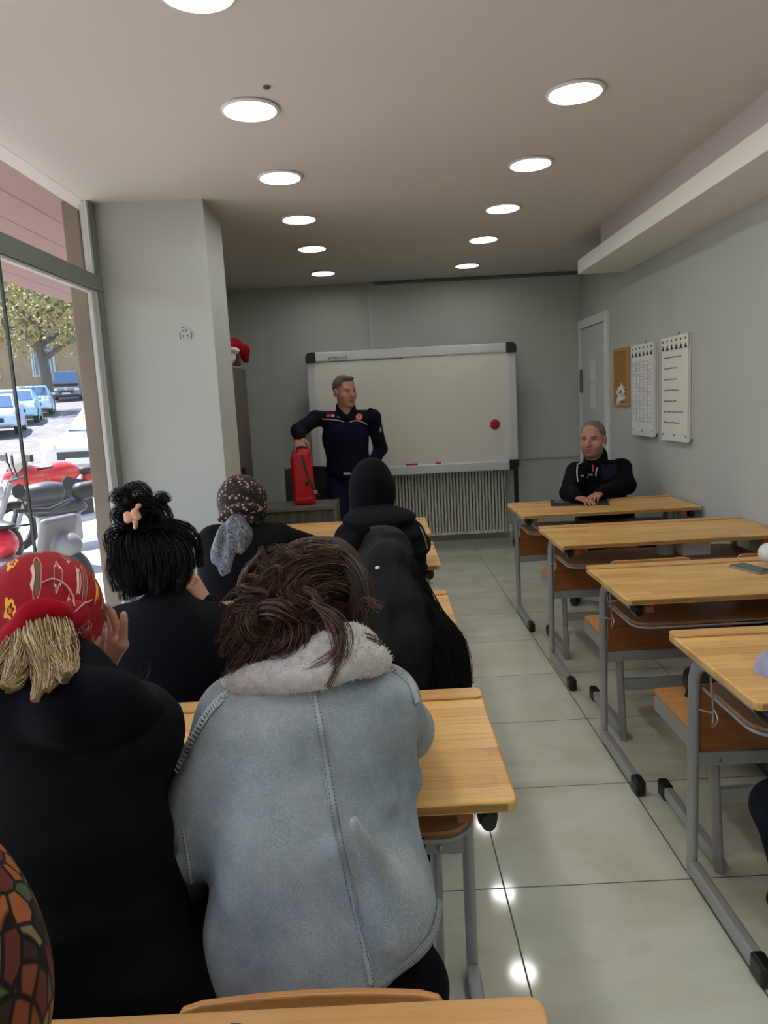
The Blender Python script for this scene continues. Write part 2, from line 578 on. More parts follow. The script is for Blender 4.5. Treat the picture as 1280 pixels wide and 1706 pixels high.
# ================================================================== SCHOOL DESKS
def desk(label, cx, yfar, bench=True, backs=False, btop=0.793, group=None, ends=(True, True)):
    t = thing('school_desk', label, 'desk', (cx, yfar - 0.275, 0), 0, group)
    hw = 0.585
    tp = MB().prism(rrect(-hw, hw, -0.275, 0.275, 0.022), 0.762, 0.787)
    tp.build('tabletop', M['top'], t, bevel=0.006, seg=3)
    MB().prism(rrect(-hw, hw, 0.212, 0.275, 0.02), 0.787, 0.7935).build('pencil_ledge', M['topedge'], t, bevel=0.003)
    for s in (-1, 1):
        x = s * (hw - 0.055)
        path = [(x, 0.2, 0.0), (x, 0.2, 0.3), (x, 0.2, 0.58)]
        for a in (15, 30, 45, 60, 75, 90):
            path.append((x, 0.1 + 0.1 * math.cos(math.radians(a)), 0.6385 + 0.1 * math.sin(math.radians(a))))
        path += [(x, 0.0, 0.7385), (x, -0.2, 0.7385)]
        MB().tube(path, 0.0235, 14, 0.68, up=(0, 1, 0)).build('leg', M['steel'], t, smooth=True)
        MB().lohi((x - 0.016, -0.215, 0.012), (x + 0.016, 0.18, 0.058)).build('foot', M['steel'], t, bevel=0.006)
        MB().lohi((x - 0.02, -0.275, 0.0), (x + 0.02, -0.205, 0.063)).build('foot_cap', M['cap'], t, bevel=0.01, seg=3)
        MB().tube([(x, -0.2, 0.735), (x, -0.235, 0.735), (x, -0.256, 0.732)], [0.027, 0.028, 0.02], 14, 0.75).build('tube_cap', M['cap'], t, smooth=True)
        MB().lohi((x - s * 0.045 - 0.016, -0.235, 0.722), (x - s * 0.045 + 0.016, -0.19, 0.762)).build('wood_block', M['panelply'], t, bevel=0.002)
        # bent wire bag hook
        hx = x + s * 0.012
        pts = spline([(hx, 0.06, 0.72), (hx, 0.045, 0.66), (hx, 0.04, 0.6), (hx + s * 0.01, 0.02, 0.585), (hx, 0.01, 0.61), (hx, 0.03, 0.63), (hx, 0.05, 0.615), (hx + s * 0.02, 0.085, 0.61)], 6)
        MB().tube(pts, 0.0028, 6).build('bag_hook', M['wire'], t, smooth=True)
    MB().lohi((-hw + 0.06, 0.185, 0.375), (hw - 0.06, 0.213, 0.42)).build('rail', M['steel'], t, bevel=0.004)
    MB().lohi((-hw + 0.075, 0.192, 0.42), (hw - 0.075, 0.205, 0.64)).build('modesty_panel', M['panelply'], t, bevel=0.002)
    sh = MB()
    pts = rrect(-hw + 0.075, hw - 0.075, -0.15, 0.19, 0.07, 7)
    sh.prism(pts, 0.640, 0.652)
    sh.build('book_shelf', M['shelf'], t, bevel=0.002)
    rim = [(x, y - 0.004, 0.634) for x, y in pts if y < 0.1]
    # rim rod follows the rounded front of the shelf
    MB().tube([(-hw + 0.075, 0.18, 0.634)] + rim + [(hw - 0.075, 0.18, 0.634)], 0.005, 6).build('shelf_rod', M['steel'], t, smooth=True)
    if bench:
        for s in (-1, 1):
            x = s * 0.44
            MB().tube([(x, 0.205, 0.0), (x + s * 0.004, 0.225, 0.2), (x + s * 0.008, 0.24, 0.4)], 0.0225, 14, 0.68, up=(0, 1, 0)).build('bench_leg', M['steel'], t, smooth=True)
            MB().lohi((x - 0.016, 0.215, 0.014), (x + 0.016, 0.64, 0.056)).build('bench_foot', M['steel'], t, bevel=0.005)
            MB().lohi((x - 0.02, 0.62, 0.0), (x + 0.02, 0.69, 0.062)).build('foot_cap', M['cap'], t, bevel=0.01, seg=3)
            MB().lohi((x + s * 0.046 - 0.015, 0.225, 0.375), (x + s * 0.046 + 0.015, 0.615, 0.435)).build('bench_arm', M['steel'], t, bevel=0.008, seg=3)
        MB().lohi((-0.44, 0.215, 0.225), (0.44, 0.245, 0.275)).lohi((-0.5, 0.228, 0.38), (0.5, 0.25, 0.42)).build('bench_rail', M['steel'], t, bevel=0.004)
        MB().prism(rrect(-0.5, 0.5, 0.3, 0.635, 0.03), 0.436, 0.452).build('seat', M['ply'], t, bevel=0.004)
        if backs:
            for bx in (-0.285, 0.285):
                b = MB()
                n = 16
                vs = []
                for i in range(n + 1):
                    u = -1 + 2 * i / n
                    X = bx + 0.195 * u
                    Y = 0.3 + 0.03 * (1 - u * u)
                    top = btop + 0.012 * u * u - 0.045 * max(0, abs(u) - 0.86) / 0.14
                    for (yy, zz) in ((Y - 0.006, 0.62), (Y - 0.006, top), (Y + 0.006, top), (Y + 0.006, 0.62)):
                        vs.append((X, yy, zz))
                fs = []
                for i in range(n):
                    for j in range(4):
                        a, c = i * 4 + j, i * 4 + (j + 1) % 4
                        fs.append((a, c, c + 4, a + 4))
                fs += [(0, 1, 2, 3), (n * 4 + 3, n * 4 + 2, n * 4 + 1, n * 4)]
                b.add(vs, fs).build('backrest', M['ply'], t, bevel=0.003)
                MB().lohi((bx - 0.015, 0.296, 0.452), (bx + 0.015, 0.31, 0.66)).build('back_post', M['steel'], t, bevel=0.003)
        for s in (-1, 1):
            MB().lathe([(0.008, 0), (0.008, 0.004), (0.003, 0.006)], (s * 0.455, 0.185, 0.395), 8, Matrix.Rotation(PI / 2, 3, 'X')).build('bolt', M['wire'], t)
    return t

RG = 'two-seat school desks of the right row'
LG = 'two-seat school desks of the left row'
RX = 1.452
desk('wooden school desk farthest on the right, with the black folder on it', RX, 5.2, False, group=RG)
desk('wooden school desk on the right with a white cup and box on its shelf', RX + 0.01, 4.2, group=RG)
desk('wooden school desk on the right with the grey phone on its top', RX, 3.16, True, True, group=RG)
desk('nearest wooden school desk on the right, under the lilac sleeve', RX, 2.225, group=RG)
desk('wooden desk farthest ahead in the left row, by the dark teacher desk', -0.33, 4.76, False, group=LG)
desk('wooden desk in front of the black hijab and floral headscarf women', -0.34, 3.9, group=LG)
desk('wooden desk in front of the women with black updo and long black hair', -0.36, 2.87, group=LG)
desk('wooden desk in front of the woman in the pale denim jacket', -0.362, 1.845, group=LG)
desk('wooden desk along the bottom edge with a blue pen on it', -0.42, 0.83, True, True, btop=0.765, group=LG)

# ================================================================== FRONT OF THE ROOM
# teacher desk
tx0, tx1, ty0, ty1, tz = -1.03, -0.395, 5.72, 6.14, 0.77
td = thing('teacher_desk', 'dark brown wooden teacher desk under the red case', 'desk', ((tx0 + tx1) / 2, (ty0 + ty1) / 2, 0))
lc = ((tx0 + tx1) / 2, (ty0 + ty1) / 2, 0)
MB().lohi((tx0, ty0, tz - 0.03), (tx1, ty1, tz)).build('desktop', M['tdesk'], td, bevel=0.003, loc=lc)
MB().lohi((tx0 + 0.02, ty0 + 0.03, 0.12), (tx1 - 0.03, ty0 + 0.05, tz - 0.031)).build('front_panel', M['cabinet'], td, bevel=0.002, loc=lc)
for x in (tx0, tx1 - 0.03):
    MB().lohi((x, ty0 + 0.005, 0), (x + 0.03, ty1, tz - 0.031)).build('side_panel', M['tdesk'], td, bevel=0.002, loc=lc)

# chair behind the teacher desk
ch = thing('office_chair', 'black chair standing behind the dark teacher desk', 'chair', (-0.72, 6.62, 0))
bp = MB()
vs = []
for i in range(9):
    u = -1 + i / 4
    for (yy, zz) in ((0.2, 0.50), (0.24 + 0.0, 0.98), (0.28, 0.98), (0.24, 0.50)):
        vs.append((0.22 * u, yy + 0.03 * (1 - u * u), zz + (0.02 if zz > 0.9 else 0) * (1 - u * u)))
fs = []
for i in range(8):
    for j in range(4):
        a, c = i * 4 + j, i * 4 + (j + 1) % 4
        fs.append((a, c, c + 4, a + 4))
fs += [(0, 1, 2, 3), (35, 34, 33, 32)]
bp.add(vs, fs).build('backrest', M['black'], ch, bevel=0.012, seg=3)
MB().lohi((-0.22, -0.22, 0.42), (0.22, 0.22, 0.48)).build('seat', M['black'], ch, bevel=0.02, seg=3)
for sx in (-1, 1):
    for sy in (-1, 1):
        MB().tube([(sx * 0.2, sy * 0.19, 0.42), (sx * 0.22, sy * 0.22, 0.0)], 0.012, 8).build('leg', M['steel'], ch, smooth=True)
    MB().tube([(sx * 0.19, 0.2, 0.46), (sx * 0.19, 0.25, 0.6)], 0.011, 8).build('back_bracket', M['steel'], ch, smooth=True)

# whiteboard on a wheeled stand
wy = 7.3
wb = thing('whiteboard', 'large mobile whiteboard with black corners in front of the radiator', 'whiteboard', (0.32, wy, 0))
wl_ = (0.32, wy, 0)
x0, x1, z0, z1 = -0.715, 1.345, 0.83, 2.075
MB().lohi((x0 + 0.05, wy - 0.008, z0 + 0.06), (x1 - 0.05, wy + 0.01, z1 - 0.06)).build('writing_surface', M['board'], wb, loc=wl_)
MB().lohi((x0 + 0.08, wy - 0.02, z1 - 0.095), (x1 - 0.08, wy + 0.02, z1)).build('top_rail', M['alu'], wb, bevel=0.012, loc=wl_, seg=3)
MB().lohi((x0 + 0.08, wy - 0.05, z0), (x1 - 0.08, wy + 0.02, z0 + 0.095)).build('pen_tray', M['alu'], wb, bevel=0.014, loc=wl_, seg=3)
MB().lohi((x0, wy - 0.02, z0 + 0.08), (x0 + 0.085, wy + 0.02, z1 - 0.09)).build('side_rail', M['alu'], wb, bevel=0.012, loc=wl_, seg=3)
MB().lohi((x1 - 0.085, wy - 0.02, z0 + 0.08), (x1, wy + 0.02, z1 - 0.09)).build('side_rail', M['alu'], wb, bevel=0.012, loc=wl_, seg=3)
for cx, cz, qx, qz in ((x0, z1, 1, -1), (x1, z1, -1, -1), (x0, z0, 1, 1), (x1, z0, -1, 1)):
    pts = []
    s = 0.098
    pts = [(cx + qx * s, cz), (cx + qx * s, cz + qz * s), (cx, cz + qz * s)]
    for i in range(7):
        a = PI / 2 * i / 6
        pts.append((cx + qx * 0.05 * (1 - math.cos(a)), cz + qz * 0.05 * (1 - math.sin(a))))
    MB().extrude([(x, wy - 0.054, z) for x, z in pts], (0, 0.08, 0)).build('corner_cap', M['black'], wb, bevel=0.004, loc=wl_)
MB().box((x0 + 0.5, wy - 0.0195, z1 - 0.097), (0.9, 0.001, 0.004)).build('rail_gap', M['black'], wb, loc=wl_)
for x in (x0 + 0.02, x1 - 0.02):
    MB().lohi((x - 0.02, wy + 0.025, 0.04), (x + 0.02, wy + 0.055, z1 - 0.2)).build('stand_post', M['black'], wb, bevel=0.003, loc=wl_)
    MB().lohi((x - 0.02, wy - 0.22, 0.04), (x + 0.02, wy + 0.2, 0.075)).build('stand_foot', M['black'], wb, bevel=0.004, loc=wl_)
    for yy in (wy - 0.2, wy + 0.18):
        MB().tube([(x - 0.012, yy, 0.024), (x + 0.012, yy, 0.024)], 0.024, 14).build('caster', M['cap'], wb, smooth=True, loc=wl_)


def text(s, name, size, loc, rot, mat, parent=None, base=(0, 0, 0)):
    cu = bpy.data.curves.new(name, 'FONT')
    cu.body = s
    cu.size = size
    cu.extrude = 0.0006
    cu.align_x = 'CENTER'
    cu.align_y = 'CENTER'
    cu.materials.append(mat)
    o = bpy.data.objects.new(name, cu)
    COL.objects.link(o)
    o.location = tuple(a - b for a, b in zip(loc, base))
    o.rotation_euler = rot
    bpy.context.view_layer.update()
    me = bpy.data.meshes.new_from_object(o)
    o2_ = bpy.data.objects.new(name, me)
    COL.objects.link(o2_)
    o2_.location = o.location
    o2_.rotation_euler = o.rotation_euler
    bpy.data.objects.remove(o)
    o2_.name = name
    if parent is not None:
        o2_.parent = parent
    return o2_


tp_ = at(563, 596, 1, wy - 0.021)
text('emkotach', 'maker_lettering', 0.05, (tp_[0], wy - 0.0215, tp_[2]), (PI / 2, 0, 0), M['darkink'], wb, wl_)
text('. . . . . . . . .', 'maker_subline', 0.02, (tp_[0] + 0.06, wy - 0.0215, tp_[2] - 0.028), (PI / 2, 0, 0), M['ink'], wb, wl_)
mg = at(825, 707, 1, wy - 0.012)
t_ = thing('magnet', 'round dark red magnet on the right of the whiteboard', 'magnet', (mg[0], wy - 0.008, mg[2]))
MB().lathe([(0.05, 0), (0.05, 0.008), (0.044, 0.012), (0.001, 0.012)], (0, 0, 0), 28, Matrix.Rotation(PI / 2, 3, 'X')).build('disc', plain('magnet_red', (168, 22, 48), 0.4), t_, smooth=True)
mm = MB()
for a in (0.6, 1.5, 2.6, 4.0, 5.2):
    mm.box((0.024 * math.cos(a), -0.0125, 0.024 * math.sin(a)), (0.02, 0.001, 0.008))
mm.build('emblem', plain('magnet_dark', (92, 14, 34), 0.5), t_)
for px, w, lab in ((686, 0.12, 'longer red marker on the whiteboard tray'), (730, 0.055, 'short red marker stub on the whiteboard tray')):
    q = at(px, 773, 1, wy - 0.035)
    t_ = thing('marker', lab, 'marker', (q[0], wy - 0.04, z0 + 0.095))
    MB().tube([(-w * 0.5, 0, 0.008), (w * 0.25, 0, 0.008)], 0.008, 10).build('barrel', M['redmark'], t_, smooth=True)
    MB().tube([(w * 0.25, 0, 0.008), (w * 0.5, 0, 0.008)], 0.0092, 10).build('marker_cap', plain('marker_cap', (120, 16, 28), 0.4), t_, smooth=True)

# radiator
rx0, rx1, rz0, rz1, ry = -0.35, 1.235, 0.16, 0.9, 7.5
rd = thing('radiator', 'cream ribbed panel radiator under the whiteboard', 'radiator', (0.45, ry, 0))
rl = (0.45, ry, 0)
vs, fs = [], []
n = 48
for i in range(n * 4 + 1):
    x = rx0 + (rx1 - rx0) * i / (n * 4)
    ph = i % 4
    y = ry - (0.034, 0.034, 0.022, 0.022)[ph]
    for z in (rz0, rz0 + 0.03, rz1 - 0.03, rz1):
        yy = ry - 0.028 if z in (rz0, rz1) else y
        vs.append((x, yy, z))
for i in range(n * 4):
    for j in range(3):
        a = i * 4 + j
        fs.append((a, a + 4, a + 5, a + 1))
MB().add(vs, fs).lohi((rx0, ry - 0.022, rz0), (rx1, ry + 0.03, rz1)).build('panel', M['rad'], rd, loc=rl)
MB().lohi((rx0 - 0.004, ry - 0.032, rz1), (rx1 + 0.004, ry + 0.04, rz1 + 0.012)).build('top_grille', M['rad'], rd, bevel=0.002, loc=rl)
MB().tube([(rx1 - 0.01, ry + 0.01, rz0 + 0.03), (rx1 + 0.05, ry + 0.01, rz0 + 0.03), (rx1 + 0.055, ry + 0.01, 0.0)], 0.009, 8).build('pipe', M['alu'], rd, smooth=True, loc=rl)
MB().tube([(rx1 + 0.05, ry + 0.01, rz0 + 0.0), (rx1 + 0.05, ry + 0.01, rz0 + 0.07)], 0.018, 12).build('valve', M['white'], rd, smooth=True, loc=rl)
for x in (rx0 + 0.2, rx1 - 0.2):
    MB().lohi((x - 0.02, ry + 0.03, rz0 + 0.1), (x + 0.02, YB - 0.026, rz1 - 0.1)).build('wall_bracket', M['alu'], rd, loc=rl)

# cabinet behind the pillar
cb = thing('cabinet', 'tall dark wooden cabinet between the pillar and the back wall', 'cabinet', (-1.37, 5.9, 0))
cl_ = (-1.37, 5.9, 0)
MB().lohi((XL + 0.004, 5.34, 0), (-1.187, 6.47, 1.905)).build('body', M['cabinet'], cb, bevel=0.003, loc=cl_)
for a, b in ((5.345, 5.9), (5.91, 6.465)):
    dd = MB().lohi((-1.187, a, 0.06), (-1.165, b, 1.9)).build('door', M['cabinet'], cb, bevel=0.003, loc=cl_)
    yy = b - 0.05 if a < 5.5 else a + 0.05
    MB().lohi((-1.165, yy - 0.01, 1.0), (-1.14, yy + 0.01, 1.09)).build('handle', M['black'], dd, bevel=0.004, loc=cl_)
# papers under the ornament and the red and white plush
tag(MB().box((-1.3, 6.13, 1.908), (0.24, 0.44, 0.006)).build('paper', M['paper']), 'white paper sheet lying on the top of the dark cabinet', 'paper')

# cork board
ck = thing('cork_board', 'narrow cork board in a light wood frame beside the door', 'cork board', (XR, 6.28, 1.66))
kl = (XR, 6.28, 1.66)
MB().lohi((XR - 0.012, 6.11, 1.44), (XR - 0.001, 6.46, 1.88)).build('cork_panel', M['cork'], ck, loc=kl)
fr = MB()
fr.lohi((XR - 0.02, 6.09, 1.42), (XR - 0.001, 6.12, 1.905)).lohi((XR - 0.02, 6.45, 1.42), (XR - 0.001, 6.48, 1.905))
fr.lohi((XR - 0.02, 6.12, 1.42), (XR - 0.001, 6.45, 1.45)).lohi((XR - 0.02, 6.12, 1.875), (XR - 0.001, 6.45, 1.905))
fr.build('frame', M['corkframe'], ck, bevel=0.003, loc=kl)
# torn white paper ring pinned to the cork
pts = []
for i in range(26):
    a = 2 * PI * i / 26
    r = 0.055 + 0.014 * math.sin(a * 5 + 1) + 0.008 * math.sin(a * 9)
    pts.append((XR - 0.022 - 0.006 * math.sin(3 * a), 6.25 + r * 1.15 * math.cos(a), 1.525 + r * math.sin(a)))
t_ = MB().tube(pts + [pts[0]], [0.016 + 0.006 * math.sin(i * 2.1) for i in range(27)], 6).tube([(XR - 0.02, 6.31, 1.49), (XR - 0.02, 6.35, 1.45), (XR - 0.02, 6.36, 1.43)], [0.02, 0.014, 0.005], 6).build('torn_paper', M['white'])
tag(t_, 'crumpled ring of torn white paper pinned low on the cork board', 'paper')


def flipchart(name, y0, y1, za, zb, mat, label, kind):
    c = (XR, (y0 + y1) / 2, za)
    t = thing(name, label, 'flip chart', c)
    for i in range(6):
        e = 0.004 * (i % 3)
        MB().lohi((XR - 0.006 - i * 0.006, y0 + e, za + 0.012 * (5 - i) * 0.6 + e), (XR - 0.0015 - i * 0.006, y1 - e * 0.6, zb)).build('sheet', mat, t, loc=c)
    xf = XR - 0.0365
    MB().lohi((xf - 0.003, y0, zb - 0.09), (xf + 0.0, y1, zb)).build('header', mat, t, loc=c, bevel=0.001)
    b = MB()
    nn = 6
    for i in range(nn):
        yy = y0 + (y1 - y0) * (i + 0.5) / nn
        b.add([(xf - 0.004, yy - 0.026, zb - 0.09), (xf - 0.004, yy + 0.026, zb - 0.09), (xf - 0.004, yy, zb - 0.05)], [(0, 1, 2)])
        b.box((xf - 0.004, yy + 0.004, zb - 0.028), (0.001, 0.02, 0.014))
    b.build('header_print', M['darkink'], t, loc=c)
    w = MB()
    rnd = random.Random(len(name) + int(y0 * 10))
    if kind == 'grid':
        for i in range(15):
            z = zb - 0.13 - i * 0.033
            w.box((xf + 0.0, (y0 + y1) / 2 + 0.005, z), (0.001, (y1 - y0) * 0.88, 0.0022))
            if i < 14:
                for j in range(7):
                    if rnd.random() < 0.55:
                        w.box((xf, y1 - 0.06 - j * (y1 - y0 - 0.09) / 7, z - 0.016), (0.001, 0.03 * rnd.uniform(0.4, 1), 0.006))
        for j in range(6):
            yy = y0 + 0.04 + (y1 - y0 - 0.07) * j / 5
            w.box((xf + 0.0002, yy, zb - 0.13 - 0.231), (0.001, 0.0022, 0.462))
    else:
        for i in range(7):
            z = zb - 0.14 - i * 0.075
            y = y1 - 0.05
            end = y1 - 0.05 - (y1 - y0 - 0.1) * rnd.uniform(0.5, 0.92)
            while y > end:
                L = rnd.uniform(0.012, 0.04)
                w.box((xf, y - L / 2, z + rnd.uniform(-0.002, 0.002)), (0.001, L, 0.009))
                y -= L + 0.008
    w.build('writing', M['ink'], t, loc=c)
    f = MB()
    for yy in (y0 + 0.035, (y0 + y1) / 2, y1 - 0.035):
        f.lathe([(0.009, 0), (0.009, 0.001)], (xf, yy, za + 0.05), 10, Matrix.Rotation(PI / 2, 3, 'Y'))
    f.build('footer_mark', M['darkink'], t, loc=c)
    MB().tube(spline([(XR - 0.01, (y0 + y1) / 2 - 0.02, zb), (XR - 0.006, (y0 + y1) / 2, zb + 0.03), (XR - 0.01, (y0 + y1) / 2 + 0.02, zb)], 5), 0.003, 6).build('hanger', M['wire'], t, loc=c)
    return t


flipchart('flip_chart', 5.47, 5.955, 1.185, 1.895, M['paper'], 'wall flip chart with a ruled grid, next to the cork board', 'grid')
flipchart('flip_chart', 4.855, 5.32, 1.175, 1.9, M['paper2'], 'wall flip chart with handwritten lines, nearest the viewer', 'text')

# ---- small things
def phone(label, loc, rz, L=0.155, W=0.075, group=None):
    t = thing('phone', label, 'phone', loc, rz)
    MB().prism(rrect(-L / 2, L / 2, -W / 2, W / 2, 0.012), 0, 0.0085).build('case', plain('phone_case', (150, 150, 148), 0.35, 0.5), t, bevel=0.002)
    MB().prism(rrect(-L / 2 + 0.003, L / 2 - 0.003, -W / 2 + 0.003, W / 2 - 0.003, 0.01), 0.0085, 0.0092).build('screen', plain('phone_glass', (44, 47, 52), 0.12), t)
    return t
q0, q1 = at(1238, 944, 2, 0.8), at(1262, 948, 2, 0.8)
q0, q1 = at(1222, 938, 2, 0.795), at(1284, 954, 2, 0.795)
phone('dark grey phone lying on the right desk by the white sleeve', (float((q0[0] + q1[0]) / 2), float((q0[1] + q1[1]) / 2), 0.787), math.atan2(q1[1] - q0[1], q1[0] - q0[0]), 0.17, 0.085)

# folder with papers and phone in front of the seated man
f0 = at(957, 832, 2, 0.8)
fd = thing('folder', 'black open folder lying in front of the seated man', 'folder', (f0[0], 5.06, 0.787), math.radians(-12))
MB().prism(rrect(-0.19, 0.2, -0.12, 0.12, 0.01), 0, 0.012).build('cover', M['black'], fd, bevel=0.003)
MB().prism(rrect(-0.16, -0.02, -0.05, 0.09, 0.006), 0.012, 0.015).build('sheet', plain('dark_sheet', (92, 94, 98), 0.3), fd)
MB().tube(spline([(0.14, -0.05, 0.014), (0.19, -0.03, 0.02), (0.215, 0.0, 0.018), (0.2, 0.03, 0.014)], 5), 0.004, 6).build('elastic', M['cap'], fd, smooth=True)
ph = phone('black phone lying on the black folder before the seated man', (f0[0] - 0.02, 5.1, 0.803), math.radians(-5), 0.15, 0.07)
ph.children[0].data.materials[0] = M['black']

# white cup lid and white box on the second desk's shelf
cu = thing('cup', 'pale round tub on the shelf of the right desk', 'cup', (1.52, 3.93, 0.652))
MB().lathe([(0.045, 0), (0.05, 0.062), (0.053, 0.064), (0.053, 0.07), (0.001, 0.07)], (0, 0, 0), 24).build('tub', plain('tub_white', (206, 204, 198), 0.5), cu, smooth=True)
bx = thing('box', 'small white box on the shelf beside the round tub', 'box', (1.66, 3.9, 0.652))
MB().lohi((-0.075, -0.05, 0), (0.075, 0.05, 0.07)).build('carton', plain('carton_white', (238, 238, 236), 0.8), bx, bevel=0.003)
# pen on the near desk
pn0, pn1 = at(384, 1701, 2, 0.8), at(640, 1716, 2, 0.8)
pn = thing('pen', 'clear pen with a blue end lying on the nearest desk', 'pen', tuple(pn0))
dv = Vector(pn1 - pn0).normalized()
dv.z = 0
MB().tube([(0, 0, 0), tuple(dv * 0.012)], 0.0045, 10).build('end_plug', plain('pen_blue', (40, 40, 130), 0.35), pn, smooth=True)
MB().tube([tuple(dv * 0.012), tuple(dv * 0.12)], 0.004, 10).build('barrel', plain('pen_clear', (190, 184, 178), 0.2), pn, smooth=True)
pn.location.z = 0.7915
# paper lying under the first desk shelf (white strips)
for i, (px, lab) in enumerate(((905, 'white paper on the shelf under the black folder desk, left one'), (935, 'white paper on the shelf under the black folder desk, right one'))):
    q = at(px, 864, 1, 4.95)
    tag(MB().box((q[0], 4.95, 0.66), (0.13, 0.2, 0.014)).build('paper_stack', M['paper']), lab, 'paper')

# ================================================================== SMOOTH FORMS (distance field -> one continuous mesh)
A3 = lambda *p: np.array(p, dtype=np.float64)


def unit(v):
    v = np.asarray(v, float)
    return v / (np.linalg.norm(v) + 1e-12)


def frame(fwd, up=(0, 0, 1)):
    """rows of the result: side, forward, up"""
    f = unit(fwd)
    s = unit(np.cross(f, up))
    u = np.cross(s, f)
    return np.array([s, f, u])


class Sdf:
    def __init__(self, lo, hi, h):
        self.lo = np.asarray(lo, float)
        self.h = h
        self.n = np.ceil((np.asarray(hi, float) - self.lo) / h).astype(int) + 1
        self.v = np.full(tuple(self.n), 0.5, dtype=np.float32)

    def blk(self, lo, hi):
        a = np.clip(np.floor((np.asarray(lo) - self.lo) / self.h).astype(int), 0, self.n)
        b = np.clip(np.ceil((np.asarray(hi) - self.lo) / self.h).astype(int) + 1, 0, self.n)
        if (b <= a).any():
            return None
        sl = tuple(slice(i, j) for i, j in zip(a, b))
        g = [(np.arange(i, j) * self.h + o).astype(np.float32) for i, j, o in zip(a, b, self.lo)]
        return sl, g[0][:, None, None], g[1][None, :, None], g[2][None, None, :]

    def op(self, d, sl, k, mode):
        a = self.v[sl]
        if mode == 'sub':
            d = -d
            if k > 0:
                h = np.clip(0.5 - 0.5 * (a - d) / k, 0, 1)
                self.v[sl] = a * (1 - h) + d * h + k * h * (1 - h)
            else:
                self.v[sl] = np.maximum(a, d)
        else:
            if k > 0:
                h = np.clip(0.5 + 0.5 * (a - d) / k, 0, 1)
                self.v[sl] = a * (1 - h) + d * h - k * h * (1 - h)
            else:
                self.v[sl] = np.minimum(a, d)

    def ell(self, c, r, R=None, k=0.02, mode='add'):
        c = np.asarray(c, float)
        r = np.asarray(r, float)
        m = max(r) + k + 3 * self.h
        q = self.blk(c - m, c + m)
        if q is None:
            return self
        sl, X, Y, Z = q
        X, Y, Z = X - c[0], Y - c[1], Z - c[2]
        if R is not None:
            X, Y, Z = (R[i][0] * X + R[i][1] * Y + R[i][2] * Z for i in range(3))
        k0 = np.sqrt((X / r[0]) ** 2 + (Y / r[1]) ** 2 + (Z / r[2]) ** 2)
        k1 = np.sqrt((X / r[0] ** 2) ** 2 + (Y / r[1] ** 2) ** 2 + (Z / r[2] ** 2) ** 2)
        self.op((k0 * (k0 - 1) / (k1 + 1e-6)).astype(np.float32), sl, k, mode)
        return self

    def cap(self, a, b, ra, rb=None, k=0.02, mode='add'):
        a, b = np.asarray(a, float), np.asarray(b, float)
        rb = ra if rb is None else rb
        m = max(ra, rb) + k + 3 * self.h
        q = self.blk(np.minimum(a, b) - m, np.maximum(a, b) + m)
        if q is None:
            return self
        sl, X, Y, Z = q
        ab = b - a
        t = ((X - a[0]) * ab[0] + (Y - a[1]) * ab[1] + (Z - a[2]) * ab[2]) / (ab @ ab + 1e-12)
        t = np.clip(t, 0, 1)
        d = np.sqrt((X - a[0] - ab[0] * t) ** 2 + (Y - a[1] - ab[1] * t) ** 2 + (Z - a[2] - ab[2] * t) ** 2) - (ra + (rb - ra) * t)
        self.op(d.astype(np.float32), sl, k, mode)
        return self

    def chain(self, pts, rs, k=0.02):
        for i in range(len(pts) - 1):
            self.cap(pts[i], pts[i + 1], rs[i], rs[i + 1], k)
        return self

    def box(self, c, hs, R=None, rad=0.01, k=0.02, mode='add'):
        c, hs = np.asarray(c, float), np.asarray(hs, float)
        m = np.linalg.norm(hs) + k + 3 * self.h
        q = self.blk(c - m, c + m)
        if q is None:
            return self
        sl, X, Y, Z = q
        X, Y, Z = X - c[0], Y - c[1], Z - c[2]
        if R is not None:
            X, Y, Z = (R[i][0] * X + R[i][1] * Y + R[i][2] * Z for i in range(3))
        qx, qy, qz = np.abs(X) - hs[0] + rad, np.abs(Y) - hs[1] + rad, np.abs(Z) - hs[2] + rad
        d = np.sqrt(np.maximum(qx, 0) ** 2 + np.maximum(qy, 0) ** 2 + np.maximum(qz, 0) ** 2) + np.minimum(np.maximum(qx, np.maximum(qy, qz)), 0) - rad
        self.op(d.astype(np.float32), sl, k, mode)
        return self

    def below(self, z, mode='cut'):
        """cut everything below z"""
        Z = (np.arange(self.n[2]) * self.h + self.lo[2])[None, None, :]
        self.v = np.maximum(self.v, (z - Z).astype(np.float32))
        return self

    def wrinkle(self, amp, scale, seed=1, stretch=(1, 1, 1), n=5, fn=None):
        rs = np.random.RandomState(seed)
        g = [(np.arange(m) * self.h + o).astype(np.float32) for m, o in zip(self.n, self.lo)]
        X, Y, Z = g[0][:, None, None], g[1][None, :, None], g[2][None, None, :]
        acc = 0
        warp = 0.6 * np.sin(7 * X + 5 * Z) + 0.5 * np.sin(9 * Y - 4 * X + 1.3)
        for i in range(n):
            d = rs.randn(3)
            d /= np.linalg.norm(d)
            d = d * np.array(stretch) * scale * (0.7 + 0.6 * rs.rand())
            acc = acc + np.sin(X * d[0] + Y * d[1] + Z * d[2] + warp * (1 + i * 0.4) + rs.rand() * 6.28)
        self.v += (acc * (amp / n)).astype(np.float32)
        return self

